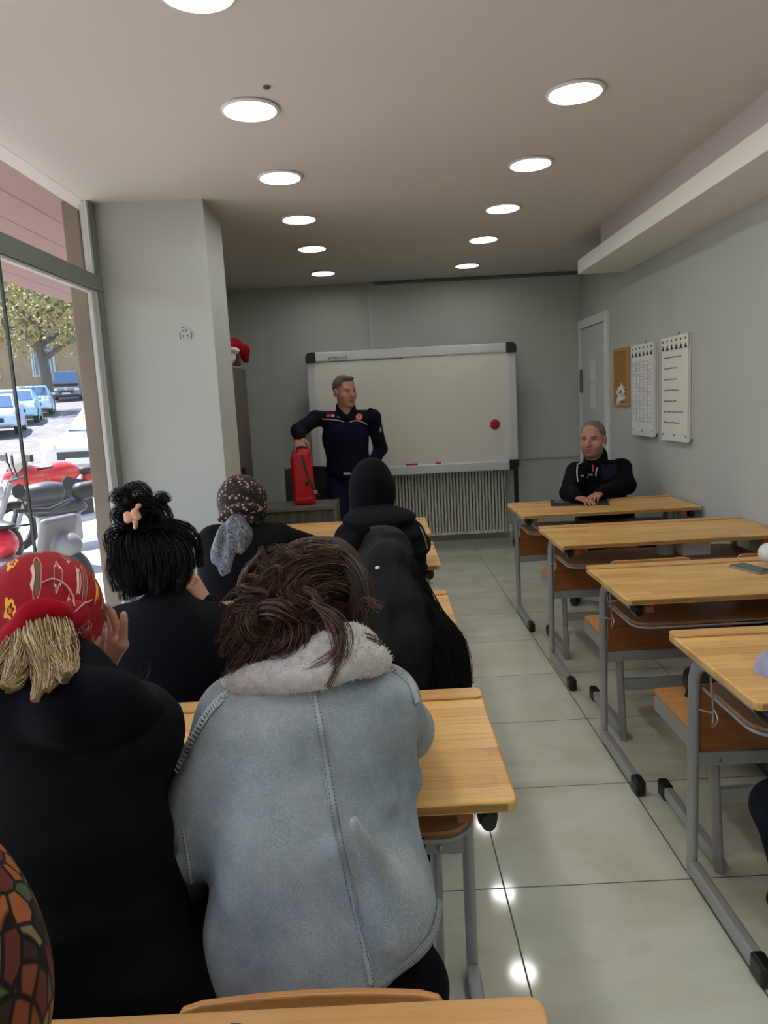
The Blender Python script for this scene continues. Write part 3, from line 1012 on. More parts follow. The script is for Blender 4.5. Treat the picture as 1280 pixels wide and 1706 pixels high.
    def mesh(self):
        v = self.v
        v[0], v[-1] = 0.5, 0.5
        v[:, 0], v[:, -1] = 0.5, 0.5
        v[:, :, 0], v[:, :, -1] = 0.5, 0.5
        ins = v < 0
        c = np.zeros(tuple(self.n - 1), dtype=np.int8)
        for dx in (0, 1):
            for dy in (0, 1):
                for dz in (0, 1):
                    c += ins[dx:self.n[0] - 1 + dx, dy:self.n[1] - 1 + dy, dz:self.n[2] - 1 + dz]
        act = np.argwhere((c > 0) & (c < 8))
        idx = np.full(tuple(self.n - 1), -1, dtype=np.int32)
        idx[act[:, 0], act[:, 1], act[:, 2]] = np.arange(len(act))
        corner = [(i, j, k) for i in (0, 1) for j in (0, 1) for k in (0, 1)]
        val = {o: v[act[:, 0] + o[0], act[:, 1] + o[1], act[:, 2] + o[2]] for o in corner}
        acc = np.zeros((len(act), 3))
        cnt = np.zeros(len(act))
        for o in corner:
            for ax in range(3):
                if o[ax] == 0:
                    e = list(o)
                    e[ax] = 1
                    e = tuple(e)
                    a, b = val[o], val[e]
                    m = (a < 0) != (b < 0)
                    t = np.where(m, a / np.where(a - b == 0, 1, a - b), 0)
                    p = np.tile(np.array(o, float), (len(act), 1))
                    p[:, ax] += t
                    acc[m] += p[m]
                    cnt[m] += 1
        verts = (act + acc / cnt[:, None]) * self.h + self.lo
        faces = []
        for ax in range(3):
            sl0 = [slice(None)] * 3
            sl1 = [slice(None)] * 3
            sl0[ax] = slice(0, -1)
            sl1[ax] = slice(1, None)
            a, b = ins[tuple(sl0)], ins[tuple(sl1)]
            ch = a != b
            e = np.argwhere(ch)
            u, w = (ax + 1) % 3, (ax + 2) % 3
            ok = (e[:, u] > 0) & (e[:, w] > 0) & (e[:, u] < self.n[u] - 1) & (e[:, w] < self.n[w] - 1)
            e = e[ok]
            fl = a[e[:, 0], e[:, 1], e[:, 2]]
            du = np.zeros(3, int)
            du[u] = 1
            dw = np.zeros(3, int)
            dw[w] = 1
            q = [e - du - dw, e - dw, e, e - du]
            q = np.stack([idx[p[:, 0], p[:, 1], p[:, 2]] for p in q], 1)
            q[~fl] = q[~fl][:, ::-1]
            faces.append(q)
        return verts, np.concatenate(faces)

    def build(self, name, mat, parent, base, colfn=None, smooth_it=1):
        V, F = self.mesh()
        for _ in range(smooth_it):
            acc = np.zeros_like(V)
            cnt = np.zeros(len(V))
            for a, b in ((0, 1), (1, 2), (2, 3), (3, 0)):
                np.add.at(acc, F[:, a], V[F[:, b]])
                np.add.at(cnt, F[:, a], 1)
            V = 0.5 * V + 0.5 * acc / np.maximum(cnt, 1)[:, None]
        return np_mesh(name, V, F, mat, parent, base, colfn)


def np_mesh(name, V, F, mat, parent, base, colfn=None):
    me = bpy.data.meshes.new(name)
    Vl = V - np.asarray(base)
    me.vertices.add(len(V))
    me.vertices.foreach_set('co', Vl.astype(np.float32).ravel())
    n = F.shape[1]
    me.loops.add(F.size)
    me.loops.foreach_set('vertex_index', F.astype(np.int32).ravel())
    me.polygons.add(len(F))
    me.polygons.foreach_set('loop_start', np.arange(0, F.size, n, dtype=np.int32))
    me.polygons.foreach_set('use_smooth', [True] * len(F))
    if colfn is not None:
        C = np.ones((len(V), 4), np.float32)
        C[:, :3] = colfn(V)
        a = me.color_attributes.new('Col', 'FLOAT_COLOR', 'POINT')
        a.data.foreach_set('color', C.ravel())
    me.materials.append(mat)
    me.update()
    me.validate()
    ob = bpy.data.objects.new(name, me)
    COL.objects.link(ob)
    ob.parent = parent
    ob['_v'] = 0
    del ob['_v']
    MESHDATA[ob.name] = (V, F)
    return ob


MESHDATA = {}


def bvh_of(*obs):
    vs, fs, o = [], [], 0
    for ob in obs:
        V, F = MESHDATA[ob.name]
        vs += V.tolist()
        fs += (F + o).tolist()
        o += len(V)
    return BVHTree.FromPolygons(vs, fs)


def drape(bvh, px, lift=0.002):
    """lay photo positions on the surface of a garment; returns points and normals"""
    out = []
    o = Vector((0, 0, CAMH))
    for x, y in px:
        d = Vector(ray(x, y)).normalized()
        h = bvh.ray_cast(o, d)
        if h[0] is not None:
            n = h[1] if h[1].dot(d) < 0 else -h[1]
            out.append((np.array(h[0] + n * lift), np.array(n)))
    return out


def smooth_px(px, per=8):
    return [(p[0], p[1]) for p in spline([(a, b, 0) for a, b in px], per)]


def ribbon(mb, pn, w, th=0.002):
    """flat strip that follows points with normals"""
    vs = []
    m = len(pn)
    for i in range(m):
        p, n = pn[i]
        t = unit(pn[min(i + 1, m - 1)][0] - pn[max(i - 1, 0)][0])
        s = unit(np.cross(t, n))
        for a, b in ((-1, -0.5), (-0.8, 1), (0.8, 1), (1, -0.5)):
            vs.append(p + s * a * w / 2 + n * b * th)
    fs = []
    for i in range(m - 1):
        for j in range(4):
            a, c = i * 4 + j, i * 4 + (j + 1) % 4
            fs.append((a, c, c + 4, a + 4))
    fs += [(0, 1, 2, 3), (m * 4 - 1, m * 4 - 2, m * 4 - 3, m * 4 - 4)]
    mb.add(vs, fs)
    return mb


def strands(guides, n, r, name, mat, parent, base, pal=None, seed=1, seg=14, jitter=0.003, sides=3, wave=0.0):
    """guides: list of (points, spreads, weight); thin tapered hairs that follow them"""
    rs = np.random.RandomState(seed)
    tot = sum(g[2] for g in guides)
    Vs, Fs, Cs, off = [], [], [], 0
    for pts, spr, wgt in guides:
        cur = np.array(spline(pts, 6))
        m = len(cur)
        ts = np.linspace(0, 1, seg)
        fi = ts * (m - 1)
        i0 = np.minimum(fi.astype(int), m - 2)
        fr = (fi - i0)[:, None]
        C = cur[i0] * (1 - fr) + cur[i0 + 1] * fr
        sp = np.interp(ts, np.linspace(0, 1, len(spr)), spr)
        T = np.gradient(C, axis=0)
        T /= np.linalg.norm(T, axis=1)[:, None] + 1e-9
        ref = np.array([0.3, 0.9, 0.1])
        S = np.cross(T, ref)
        S /= np.linalg.norm(S, axis=1)[:, None] + 1e-9
        W = np.cross(T, S)
        for _ in range(max(1, int(n * wgt / tot))):
            a, q = rs.rand() * 2 * PI, math.sqrt(rs.rand())
            ex = 0.85 + 0.3 * rs.rand()
            o = (S * math.cos(a) + W * math.sin(a)) * (sp * q * ex)[:, None]
            ph = rs.rand() * 6.28
            o = o + S * (np.sin(ts * (6 + 5 * rs.rand()) + ph) * (jitter + wave))[:, None] + W * (np.cos(ts * (5 + 6 * rs.rand()) + ph) * (jitter + wave))[:, None]
            Q = C + o
            rad = r * (0.6 + 0.8 * rs.rand()) * np.clip(1.15 - ts, 0.12, 1) ** 0.6
            ring = []
            for j in range(sides):
                an = 2 * PI * j / sides
                ring.append(Q + (S * math.cos(an) + W * math.sin(an)) * rad[:, None])
            V = np.stack(ring, 1).reshape(-1, 3)
            idx = np.arange(seg * sides).reshape(seg, sides)
            F = np.stack([idx[:-1], np.roll(idx, -1, 1)[:-1], np.roll(idx, -1, 1)[1:], idx[1:]], -1).reshape(-1, 4)
            Vs.append(V)
            Fs.append(F + off)
            off += len(V)
            if pal is not None:
                u_ = rs.rand() * (len(pal) - 1)
                i_ = min(int(u_), len(pal) - 2)
                c_ = np.array(s2l(pal[i_])) * (1 - u_ + i_) + np.array(s2l(pal[i_ + 1])) * (u_ - i_)
                Cs.append(np.tile(c_, (len(V), 1)))
    cf = (lambda V_: np.concatenate(Cs)) if pal is not None else None
    return np_mesh(name, np.concatenate(Vs), np.concatenate(Fs), mat, parent, base, cf)


# ---- human forms
def put_head(S, c, R, s=1.0, face=True, fat=1.0, male=False):
    """head of about 0.235 m centred at c; R rows = side, forward, up"""
    c = np.asarray(c, float)
    L = lambda x, y, z: c + s * (R[0] * x + R[1] * y + R[2] * z)
    E = lambda p, r, k=0.02, mode='add': S.ell(L(*p), np.array(r) * s, R, k * s, mode)
    E((0, -0.008, 0.03), (0.076, 0.097, 0.086), 0.01)
    E((0, 0.028, -0.03), (0.062 * fat, 0.064, 0.08), 0.03)
    E((0, 0.04, -0.078), (0.046 * fat, 0.042, 0.034), 0.03)
    if face:
        E((0, 0.074, -0.1), (0.019, 0.014, 0.014), 0.018)
        S.cap(L(-0.033, 0.074, 0.02), L(0.033, 0.074, 0.02), 0.015 * s, 0.015 * s, 0.014 * s)
        for q in (-1, 1):
            E((q * 0.04 * fat, 0.058, -0.032), (0.024, 0.022, 0.022), 0.02)
            E((q * 0.031, 0.094, 0.0), (0.016, 0.014, 0.0105), 0.01, 'sub')
            E((q * 0.031, 0.072, 0.0), (0.0125, 0.0125, 0.0115), 0.003)
        S.cap(L(0, 0.088, 0.008), L(0, 0.108, -0.03), 0.0075 * s, 0.012 * s, 0.012 * s)
        for q in (-1, 1):
            E((q * 0.012, 0.098, -0.035), (0.009, 0.01, 0.008), 0.006)
        E((0, 0.086, -0.058), (0.024, 0.012, 0.0065), 0.006)
        E((0, 0.084, -0.072), (0.021, 0.012, 0.0075), 0.006)
        S.cap(L(-0.024, 0.098, -0.0645), L(0.024, 0.098, -0.0645), 0.0022 * s, 0.0022 * s, 0.004 * s, 'sub')
    for q in (-1, 1):
        E((q * (0.077 + 0.004 * fat), -0.008, -0.012), (0.009, 0.019, 0.031), 0.008)
        E((q * (0.084 + 0.006 * fat), -0.003, -0.01), (0.006, 0.009, 0.016), 0.004, 'sub')


def head_colour(c, R, s=1.0, skin=(176, 128, 108), brow=(52, 40, 34), lips=(150, 88, 82), stubble=None, hair=None, eye=(40, 28, 22)):
    c = np.asarray(c, float)

    def fn(V):
        d = (V - c) / s
        x, y, z = d @ R[0], d @ R[1], d @ R[2]
        C = np.tile(np.array(s2l(skin)), (len(V), 1))
        near = (np.abs(x) < 0.11) & (np.abs(y) < 0.13) & (np.abs(z) < 0.14)

        def blend(mask, rgb):
            m = np.clip(mask, 0, 1)[:, None] * near[:, None]
            C[:] = C * (1 - m) + np.array(s2l(rgb)) * m
        if stubble is not None:
            g = np.clip((-z - 0.035) / 0.03, 0, 1) * np.clip((y - 0.0) / 0.03, 0, 1)
            blend(0.5 * g, stubble)
        blend(np.where((y > 0.03), 1, 0) * np.clip(1 - ((x / 0.026) ** 2 + ((z + 0.065) / 0.013) ** 2) ** 2, 0, 1) * 0.9, lips)
        for q in (-1, 1):
            xx = (x - q * 0.033) / 0.02
            zz = (z - 0.024 + 0.004 * xx * xx * 1.0) / 0.006
            blend(np.where(y > 0.03, 1, 0) * np.clip(1.3 - (xx ** 4 + zz ** 2), 0, 1) * 0.85, brow)
            e = ((x - q * 0.031) / 0.0135) ** 2 + (z / 0.006) ** 2
            blend(np.where(y > 0.04, 1, 0) * np.clip(1.2 - e, 0, 1), (205, 196, 188))
            e = ((x - q * 0.031) / 0.0062) ** 2 + (z / 0.0062) ** 2
            blend(np.where(y > 0.04, 1, 0) * np.clip(1.5 - e, 0, 1), eye)
            e = ((x - q * 0.031) / 0.016) ** 2 + ((z - 0.0075) / 0.0028) ** 2
            blend(np.where(y > 0.04, 1, 0) * np.clip(1.4 - e, 0, 1) * 0.8, brow)
        if hair is not None:
            line = z - 0.062 + np.clip(0.02 - y, 0, 1) * 1.1 * 0.9
            blend(np.clip((line) / 0.012 + 0.5, 0, 1) * 0.9, hair)
        return C
    return fn


def put_hand(S, w, d, nrm, thumb, curl=(0.4, 0.45, 0.5, 0.55), spread=0.1, s=1.0, tcurl=0.4, extra=None):
    """hand from the wrist w towards d; nrm = out of the back of the hand, thumb = thumb side"""
    w, d, nrm = np.asarray(w, float), unit(d), unit(nrm)
    t = unit(thumb - d * np.dot(thumb, d))
    nrm = unit(np.cross(d, t)) * (1 if np.dot(np.cross(d, t), nrm) > 0 else -1)
    tips = []
    lens = (0.072, 0.08, 0.074, 0.058)
    for i in range(4):
        off = (1.5 - i) * 0.0195
        kn = w + s * (d * (0.088 - 0.004 * abs(i - 1)) + t * off)
        S.cap(w + s * (t * off * 0.55 + d * 0.005), kn, 0.0145 * s, 0.0115 * s, 0.012 * s)
        a = curl[i]
        sp = (1.5 - i) * spread
        p = kn
        r = (0.0098, 0.009, 0.0082, 0.007)
        if i == 3:
            r = tuple(q * 0.88 for q in r)
        ang = a * 0.6
        for j, fr in enumerate((0.45, 0.3, 0.25)):
            dd = unit((d + t * sp * 0.5) * math.cos(ang) - nrm * math.sin(ang))
            q = p + dd * lens[i] * fr * s
            S.cap(p, q, r[j] * s, r[j + 1] * s, 0.003 * s)
            p = q
            ang += a
        tips.append(p)
    b = w + s * (d * 0.025 + t * 0.022 - nrm * 0.006)
    m1 = b + s * unit(t * 0.85 + d * 0.6 - nrm * 0.35) * 0.042
    m2 = m1 + s * unit(t * (0.7 - tcurl) + d * 0.9 - nrm * 0.3) * 0.034
    m3 = m2 + s * unit(t * (0.5 - 1.4 * tcurl) + d * 0.9 - nrm * 0.35) * 0.026
    S.cap(w + s * (d * 0.015 + t * 0.008), b, 0.017 * s, 0.016 * s, 0.012 * s)
    S.chain([b, m1, m2, m3], [0.0155 * s, 0.0125 * s, 0.0105 * s, 0.0085 * s], 0.006 * s)
    return tips


def seated(cx, yp, neck, shy, shz, shw=0.175, elL=None, wrL=None, elR=None, wrR=None, zp=0.545, knee=0.44, kneez=0.53, spread=0.11, rot=0.0):
    """joints of a person on a bench facing +y (L = -x side, R = +x side)"""
    J = dict(P=A3(cx, yp, zp), N=np.asarray(neck, float))
    J['SL'], J['SR'] = A3(neck[0] - shw, shy, shz), A3(neck[0] + shw, shy, shz)
    J['C'] = (J['SL'] + J['SR']) / 2 * 0.75 + J['P'] * 0.25 + A3(0, 0, 0.0)
    J['HL'], J['HR'] = A3(cx - 0.09, yp + 0.02, zp - 0.01), A3(cx + 0.09, yp + 0.02, zp - 0.01)
    J['KL'], J['KR'] = A3(cx - spread, yp + knee, kneez), A3(cx + spread, yp + knee, kneez)
    J['AL'], J['AR'] = A3(cx - spread, yp + knee - 0.02, 0.085), A3(cx + spread, yp + knee - 0.02, 0.085)
    J['EL'] = np.asarray(elL, float)
    J['WL'] = np.asarray(wrL, float)
    J['ER'] = np.asarray(elR, float)
    J['WR'] = np.asarray(wrR, float)
    return J


def body(S, J, thin=0.0, s=1.0, torso=(0.15, 0.095)):
    t = thin
    S.ell((J['P'] + A3(0, 0, 0.03)), (0.155 - t, 0.105 - t, 0.12 - t), None, 0.03)
    ax = unit(J['C'] - J['P'])
    R = frame(np.cross(A3(1, 0, 0), ax) * -1, ax) if False else None
    m = (J['P'] + J['C']) / 2
    L = np.linalg.norm(J['C'] - J['P'])
    fwd = unit(np.cross(ax, unit(J['SR'] - J['SL'])))
    side = unit(np.cross(fwd, ax)) if True else None
    Rm = np.array([side, fwd, ax])
    S.ell(m, (torso[0] * 0.93 - t, torso[1] - t, L * 0.75), Rm, 0.04)
    S.ell(J['C'], (torso[0] + 0.01 - t, torso[1] + 0.01 - t, 0.17), Rm, 0.04)
    S.cap(J['SL'], J['SR'], 0.055 - t, 0.055 - t, 0.05)
    S.cap(J['N'] - ax * 0.04, J['N'], 0.06 - t, 0.052 - min(t, 0.006), 0.04)
    for q in 'LR':
        S.cap(J['S' + q], J['E' + q], 0.05 - t, 0.04 - t, 0.02)
        S.cap(J['E' + q], J['W' + q], 0.04 - t, 0.026 - t * 0.3, 0.012)
        S.cap(J['H' + q], J['K' + q], 0.08 - t, 0.06 - t, 0.03)
        S.cap(J['K' + q], J['A' + q], 0.056 - t, 0.038 - t * 0.5, 0.02)


def upper(S, J, off=0.015, torso=(0.16, 0.105), sleeve=(0.062, 0.054, 0.045), cuff=0.02, belly=None, k=0.03):
    """jacket or shirt: torso, shoulders and both sleeves"""
    ax = unit(J['C'] - J['P'])
    fwd = unit(np.cross(ax, unit(J['SR'] - J['SL'])))
    side = unit(np.cross(fwd, ax))
    Rm = np.array([side, fwd, ax])
    L = np.linalg.norm(J['C'] - J['P'])
    m = (J['P'] + J['C']) / 2
    S.ell(J['P'] + A3(0, 0, 0.05), (torso[0] + 0.02 + off * 0.5, torso[1] + 0.02 + off * 0.5, 0.14), None, 0.03)
    S.ell(m, (torso[0] * 0.97 + off, torso[1] + off, L * 0.8), Rm, 0.05)
    S.ell(J['C'], (torso[0] + 0.012 + off, torso[1] + 0.012 + off, 0.18 + off), Rm, 0.05)
    S.cap(J['SL'], J['SR'], sleeve[0] - 0.002, sleeve[0] - 0.002, 0.06)
    for q in 'LR':
        S.cap(J['S' + q], J['E' + q], sleeve[0], sleeve[1], k)
        e = J['W' + q] - unit(J['W' + q] - J['E' + q]) * cuff
        S.cap(J['E' + q], e, sleeve[1], sleeve[2], 0.015)
    return Rm


def lower(S, J, off=0.016, shoe=False):
    S.ell(J['P'] + A3(0, 0, 0.02), (0.16 + off, 0.11 + off, 0.115), None, 0.03)
    for q in 'LR':
        S.cap(J['H' + q], J['K' + q], 0.08 + off, 0.06 + off, 0.03)
        S.cap(J['K' + q], J['A' + q] + A3(0, 0, 0.02), 0.058 + off, 0.046 + off, 0.02)


def shoes(J, parent, base, mat, d=(0, 1, 0)):
    d = unit(d)
    for q in 'LR':
        a = J['A' + q]
        S = Sdf(a - A3(0.2, 0.2, 0.12), a + A3(0.2, 0.24, 0.08), 0.006)
        g = A3(a[0], a[1], 0.0)
        S.cap(g - d * 0.05 + A3(0, 0, 0.045), g + d * 0.15 + A3(0, 0, 0.036), 0.043, 0.034, 0.02)
        S.cap(g - d * 0.03 + A3(0, 0, 0.05), g - d * 0.03 + A3(0, 0, 0.1), 0.045, 0.045, 0.02)
        S.below(0.001)
        S.build('shoe', mat, parent, base)


def skin_mat(name, rgb, rough=0.5):
    k = Mt(name, rgb, rough)
    a = k.n('ShaderNodeAttribute', attribute_name='Col')
    tone = k.ramp(k.noise(k.coord(), 40, 4), [(0.3, (238, 228, 226)), (0.7, (255, 255, 255))])
    k.base(k.mix(1.0, a.outputs['Color'], tone, 'MULTIPLY'))
    k.b.inputs['Subsurface Weight'].default_value = 0.08
    k.b.inputs['Subsurface Radius'].default_value = (0.01, 0.004, 0.002)
    k.bump(k.noise(k.coord(), 350, 2), 0.05, 0.001)
    return k.m


def fabric(name, rgb, rough=0.95, scale=300, var=0.12, bump=0.3, sheen=0.0):
    k = Mt(name, rgb, rough, 0, 0.12)
    lo = tuple(v * (1 - var) for v in rgb)
    hi = tuple(min(255, v * (1 + var)) for v in rgb)
    k.base(k.ramp(k.noise(k.coord(), 14, 4), [(0.3, lo), (0.7, hi)]))
    k.b.inputs['Sheen Weight'].default_value = sheen
    k.b.inputs['Sheen Roughness'].default_value = 0.6
    k.bump(k.noise(k.coord(), scale, 3), bump, 0.001)
    return k.m


def hair_mat(name, a, b, rough=0.42):
    k = Mt(name, a, rough, 0, 0.15)
    k.base(k.ramp(k.noise(k.coord((1, 1, 0.4)), 45, 5, 0.6), [(0.3, a), (0.7, b)]))
    k.bump(k.noise(k.coord((120, 120, 20)), 4, 3), 0.5, 0.002)
    return k.m


def strand_mat(name, rough=0.4, spec=0.4):
    k = Mt(name, (90, 70, 60), rough, 0, spec)
    a = k.n('ShaderNodeAttribute', attribute_name='Col')
    k.base(a.outputs['Color'])
    return k.m


STR = strand_mat('hair_strand')
STB = strand_mat('dark_hair_strand', 0.55, 0.12)
BLK = [(8, 7, 9), (15, 13, 15), (24, 20, 21)]

# ================================================================== OUTSIDE, BEYOND THE SHOP WINDOW
def gz(y):
    return 0.0 if y < 10 else 0.07 * (y - 10)


k = Mt('road_stone', (176, 172, 168), 0.8)
k.base(k.ramp(k.noise(k.coord(), 0.8, 5), [(0.35, (150, 147, 146)), (0.65, (198, 194, 190))]))
M['road'] = k.m
vs, fs = [], []
yy = [-6, 0, 5, 10, 30, 60, 90]
for y in yy:
    vs += [(-60, y, gz(y) - 0.02), (XL - 0.1, y, gz(y) - 0.02), (-60, y, gz(y) - 0.3), (XL - 0.1, y, gz(y) - 0.3)]
for i in range(len(yy) - 1):
    a = i * 4
    fs += [(a, a + 1, a + 5, a + 4), (a + 2, a + 6, a + 7, a + 3), (a, a + 4, a + 6, a + 2), (a + 1, a + 3, a + 7, a + 5)]
fs += [(0, 2, 3, 1), (24, 25, 27, 26)]
struct(MB().add(vs, fs).build('street_ground', M['road']))
# dark road surface strip under the parked cars
vs = []
for (x0, x1, y) in ((-11.5, -5.2, 13.5), (-15.5, -6.5, 20), (-22, -9, 34), (-36, -14, 62)):
    vs += [(x0, y, gz(y) + 0.005), (x1, y, gz(y) + 0.005)]
struct(MB().add(vs + [(x, y, z - 0.02) for x, y, z in vs], [(0, 1, 3, 2), (2, 3, 5, 4), (4, 5, 7, 6)] + [(8, 10, 11, 9), (10, 12, 13, 11), (12, 14, 15, 13)]).build('street_lane', plain('asphalt', (104, 102, 108), 0.85, var=0.2, scale=3)))

# plank soffit over the pavement
k = Mt('soffit_planks', (150, 116, 108), 0.6)
wv = k.n('ShaderNodeTexBrick')
wv.offset = 0.0
wv.inputs['Scale'].default_value = 1.0
wv.inputs['Mortar Size'].default_value = 0.006
wv.inputs['Brick Width'].default_value = 30.0
wv.inputs['Row Height'].default_value = 0.27
wv.inputs['Color1'].default_value = (*s2l((140, 106, 99)), 1)
wv.inputs['Color2'].default_value = (*s2l((133, 100, 92)), 1)
wv.inputs['Mortar'].default_value = (*s2l((60, 44, 41)), 1)
k.l(k.coord(rot=(0, 0, PI / 2), loc=(0, 0.1, 0)), wv.inputs['Vector'])
k.base(wv.outputs['Color'])
struct(MB().lohi((-3.3, -4, 2.8), (XL - 0.1, 12, 3.0)).build('street_soffit', k.m))
k = Mt('tan_stone', (158, 138, 118), 0.7)
k.base(k.ramp(k.noise(k.coord((1, 1, 0.5)), 3, 5), [(0.3, (112, 95, 80)), (0.7, (134, 118, 103))]))
M['stone'] = k.m
tag(MB().lohi((-1.8, 4.46, -0.02), (XL - 0.12, 4.83, 2.8)).build('stone_column', M['stone'], bevel=0.008), 'tan stone column outside the shop window by the pillar', 'column')

# ---- far building
def building(name, label, x0, x1, y, z0, z1, mat, wins, rz=0):
    c = ((x0 + x1) / 2, y, z0)
    t = thing(name, label, 'building', c, rz)
    MB().lohi((x0, y, z0), (x1, y + 6, z1)).build('wall', mat, t, loc=c)
    for (wx, wz, w, h) in wins:
        f = MB().lohi((wx - w / 2 - 0.12, y - 0.08, wz - 0.12), (wx + w / 2 + 0.12, y + 0.02, wz + h + 0.12)).build('window', M['framelt'], t, loc=c)
        MB().lohi((wx - w / 2, y - 0.1, wz), (wx + w / 2, y - 0.07, wz + h)).build('pane', plain('far_pane', (112, 128, 138), 0.25), f, loc=c)
        b = MB()
        for i in range(5):
            xx = wx - w / 2 + w * (i + 0.5) / 5
            b.lohi((xx - 0.025, y - 0.16, wz), (xx + 0.025, y - 0.13, wz + h))
        b.build('window_bars', M['framelt'], f, loc=c)
    return t
och = plain('ochre_render', (160, 134, 104), 0.85, var=0.06, scale=2)
building('apartment_building', 'ochre apartment building across the street behind the tree', -46, -21.0, 56, 1.5, 16, och,
         [(-25.2, 5.0, 1.5, 2.1), (-29.4, 5.0, 1.5, 2.1), (-25.2, 9.0, 1.5, 1.8), (-29.4, 9.0, 1.5, 1.8)])
q = bpy.data.objects['apartment_building']
MB().lohi((-46.2, 55.2, 7.8), (-20.7, 56, 8.1)).build('balcony_slab', M['stone'], q, loc=tuple(q.location))
building('grey_building', 'dim grey building far down the street behind the van', -30, -8, 70, 3.5, 15, plain('far_grey', (120, 116, 116), 0.9, var=0.2, scale=1.2),
         [(-22.6, 6.2, 1.6, 1.6), (-25.6, 6.2, 1.6, 1.6), (-19.6, 6.2, 1.6, 1.6)])

# ---- tree
def tree(label, x, y, h, r, seed, trunk_r=0.35):
    z = gz(y)
    t = thing('street_tree', label, 'tree', (x, y, z))
    rs = np.random.RandomState(seed)
    tb = MB()
    top = h * 0.5
    tb.tube(spline([(0, 0, -0.1), (0.08, 0, top * 0.5), (-0.1, 0, top), (0.0, 0, h * 0.8)], 4), [trunk_r * q for q in np.linspace(1.1, 0.3, 13)], 9)
    for i in range(9):
        a = i * 2.4
        l = r * (0.6 + 0.5 * rs.rand())
        z0 = top * (0.75 + 0.07 * i)
        tb.tube(spline([(0, 0, z0), (math.cos(a) * l * 0.45, math.sin(a) * l * 0.45, z0 + 0.8), (math.cos(a) * l, math.sin(a) * l, z0 + 1.6)], 4), [trunk_r * q for q in np.linspace(0.5, 0.1, 9)], 6)
    tb.build('trunk', plain('bark', (92, 82, 76), 0.9), t, smooth=True)
    n = 5200
    c = rs.randn(n, 3)
    c /= np.linalg.norm(c, axis=1)[:, None]
    c *= (rs.rand(n, 1) ** 0.4) * np.array([r, r, r * 0.75])
    c += np.array([0, 0, h * 0.78]) + 0.35 * np.sin(c[:, ::-1] * 3)
    V, F = [], []
    for i in range(n):
        d1 = rs.randn(3)
        d1 /= np.linalg.norm(d1)
        d2 = np.cross(d1, rs.randn(3))
        d2 /= np.linalg.norm(d2)
        s = 0.09 + 0.08 * rs.rand()
        V += [c[i] - d1 * s, c[i] + d2 * s * 0.5, c[i] + d1 * s, c[i] - d2 * s * 0.5]
        F.append((4 * i, 4 * i + 1, 4 * i + 2, 4 * i + 3))
    lm = Mt('leaf', (150, 148, 84), 0.6)
    lm.base(lm.ramp(lm.noise(lm.coord(), 1.8, 3), [(0.35, (104, 110, 66)), (0.5, (150, 142, 84)), (0.65, (190, 168, 96))]))
    MB().add(V, F).build('crown', lm.m, t)
    return t
tree('street tree with yellowing leaves seen through the shop window', float(P(76, 640, 39)[0]), 39, 7.2, 3.6, 3, 0.34)


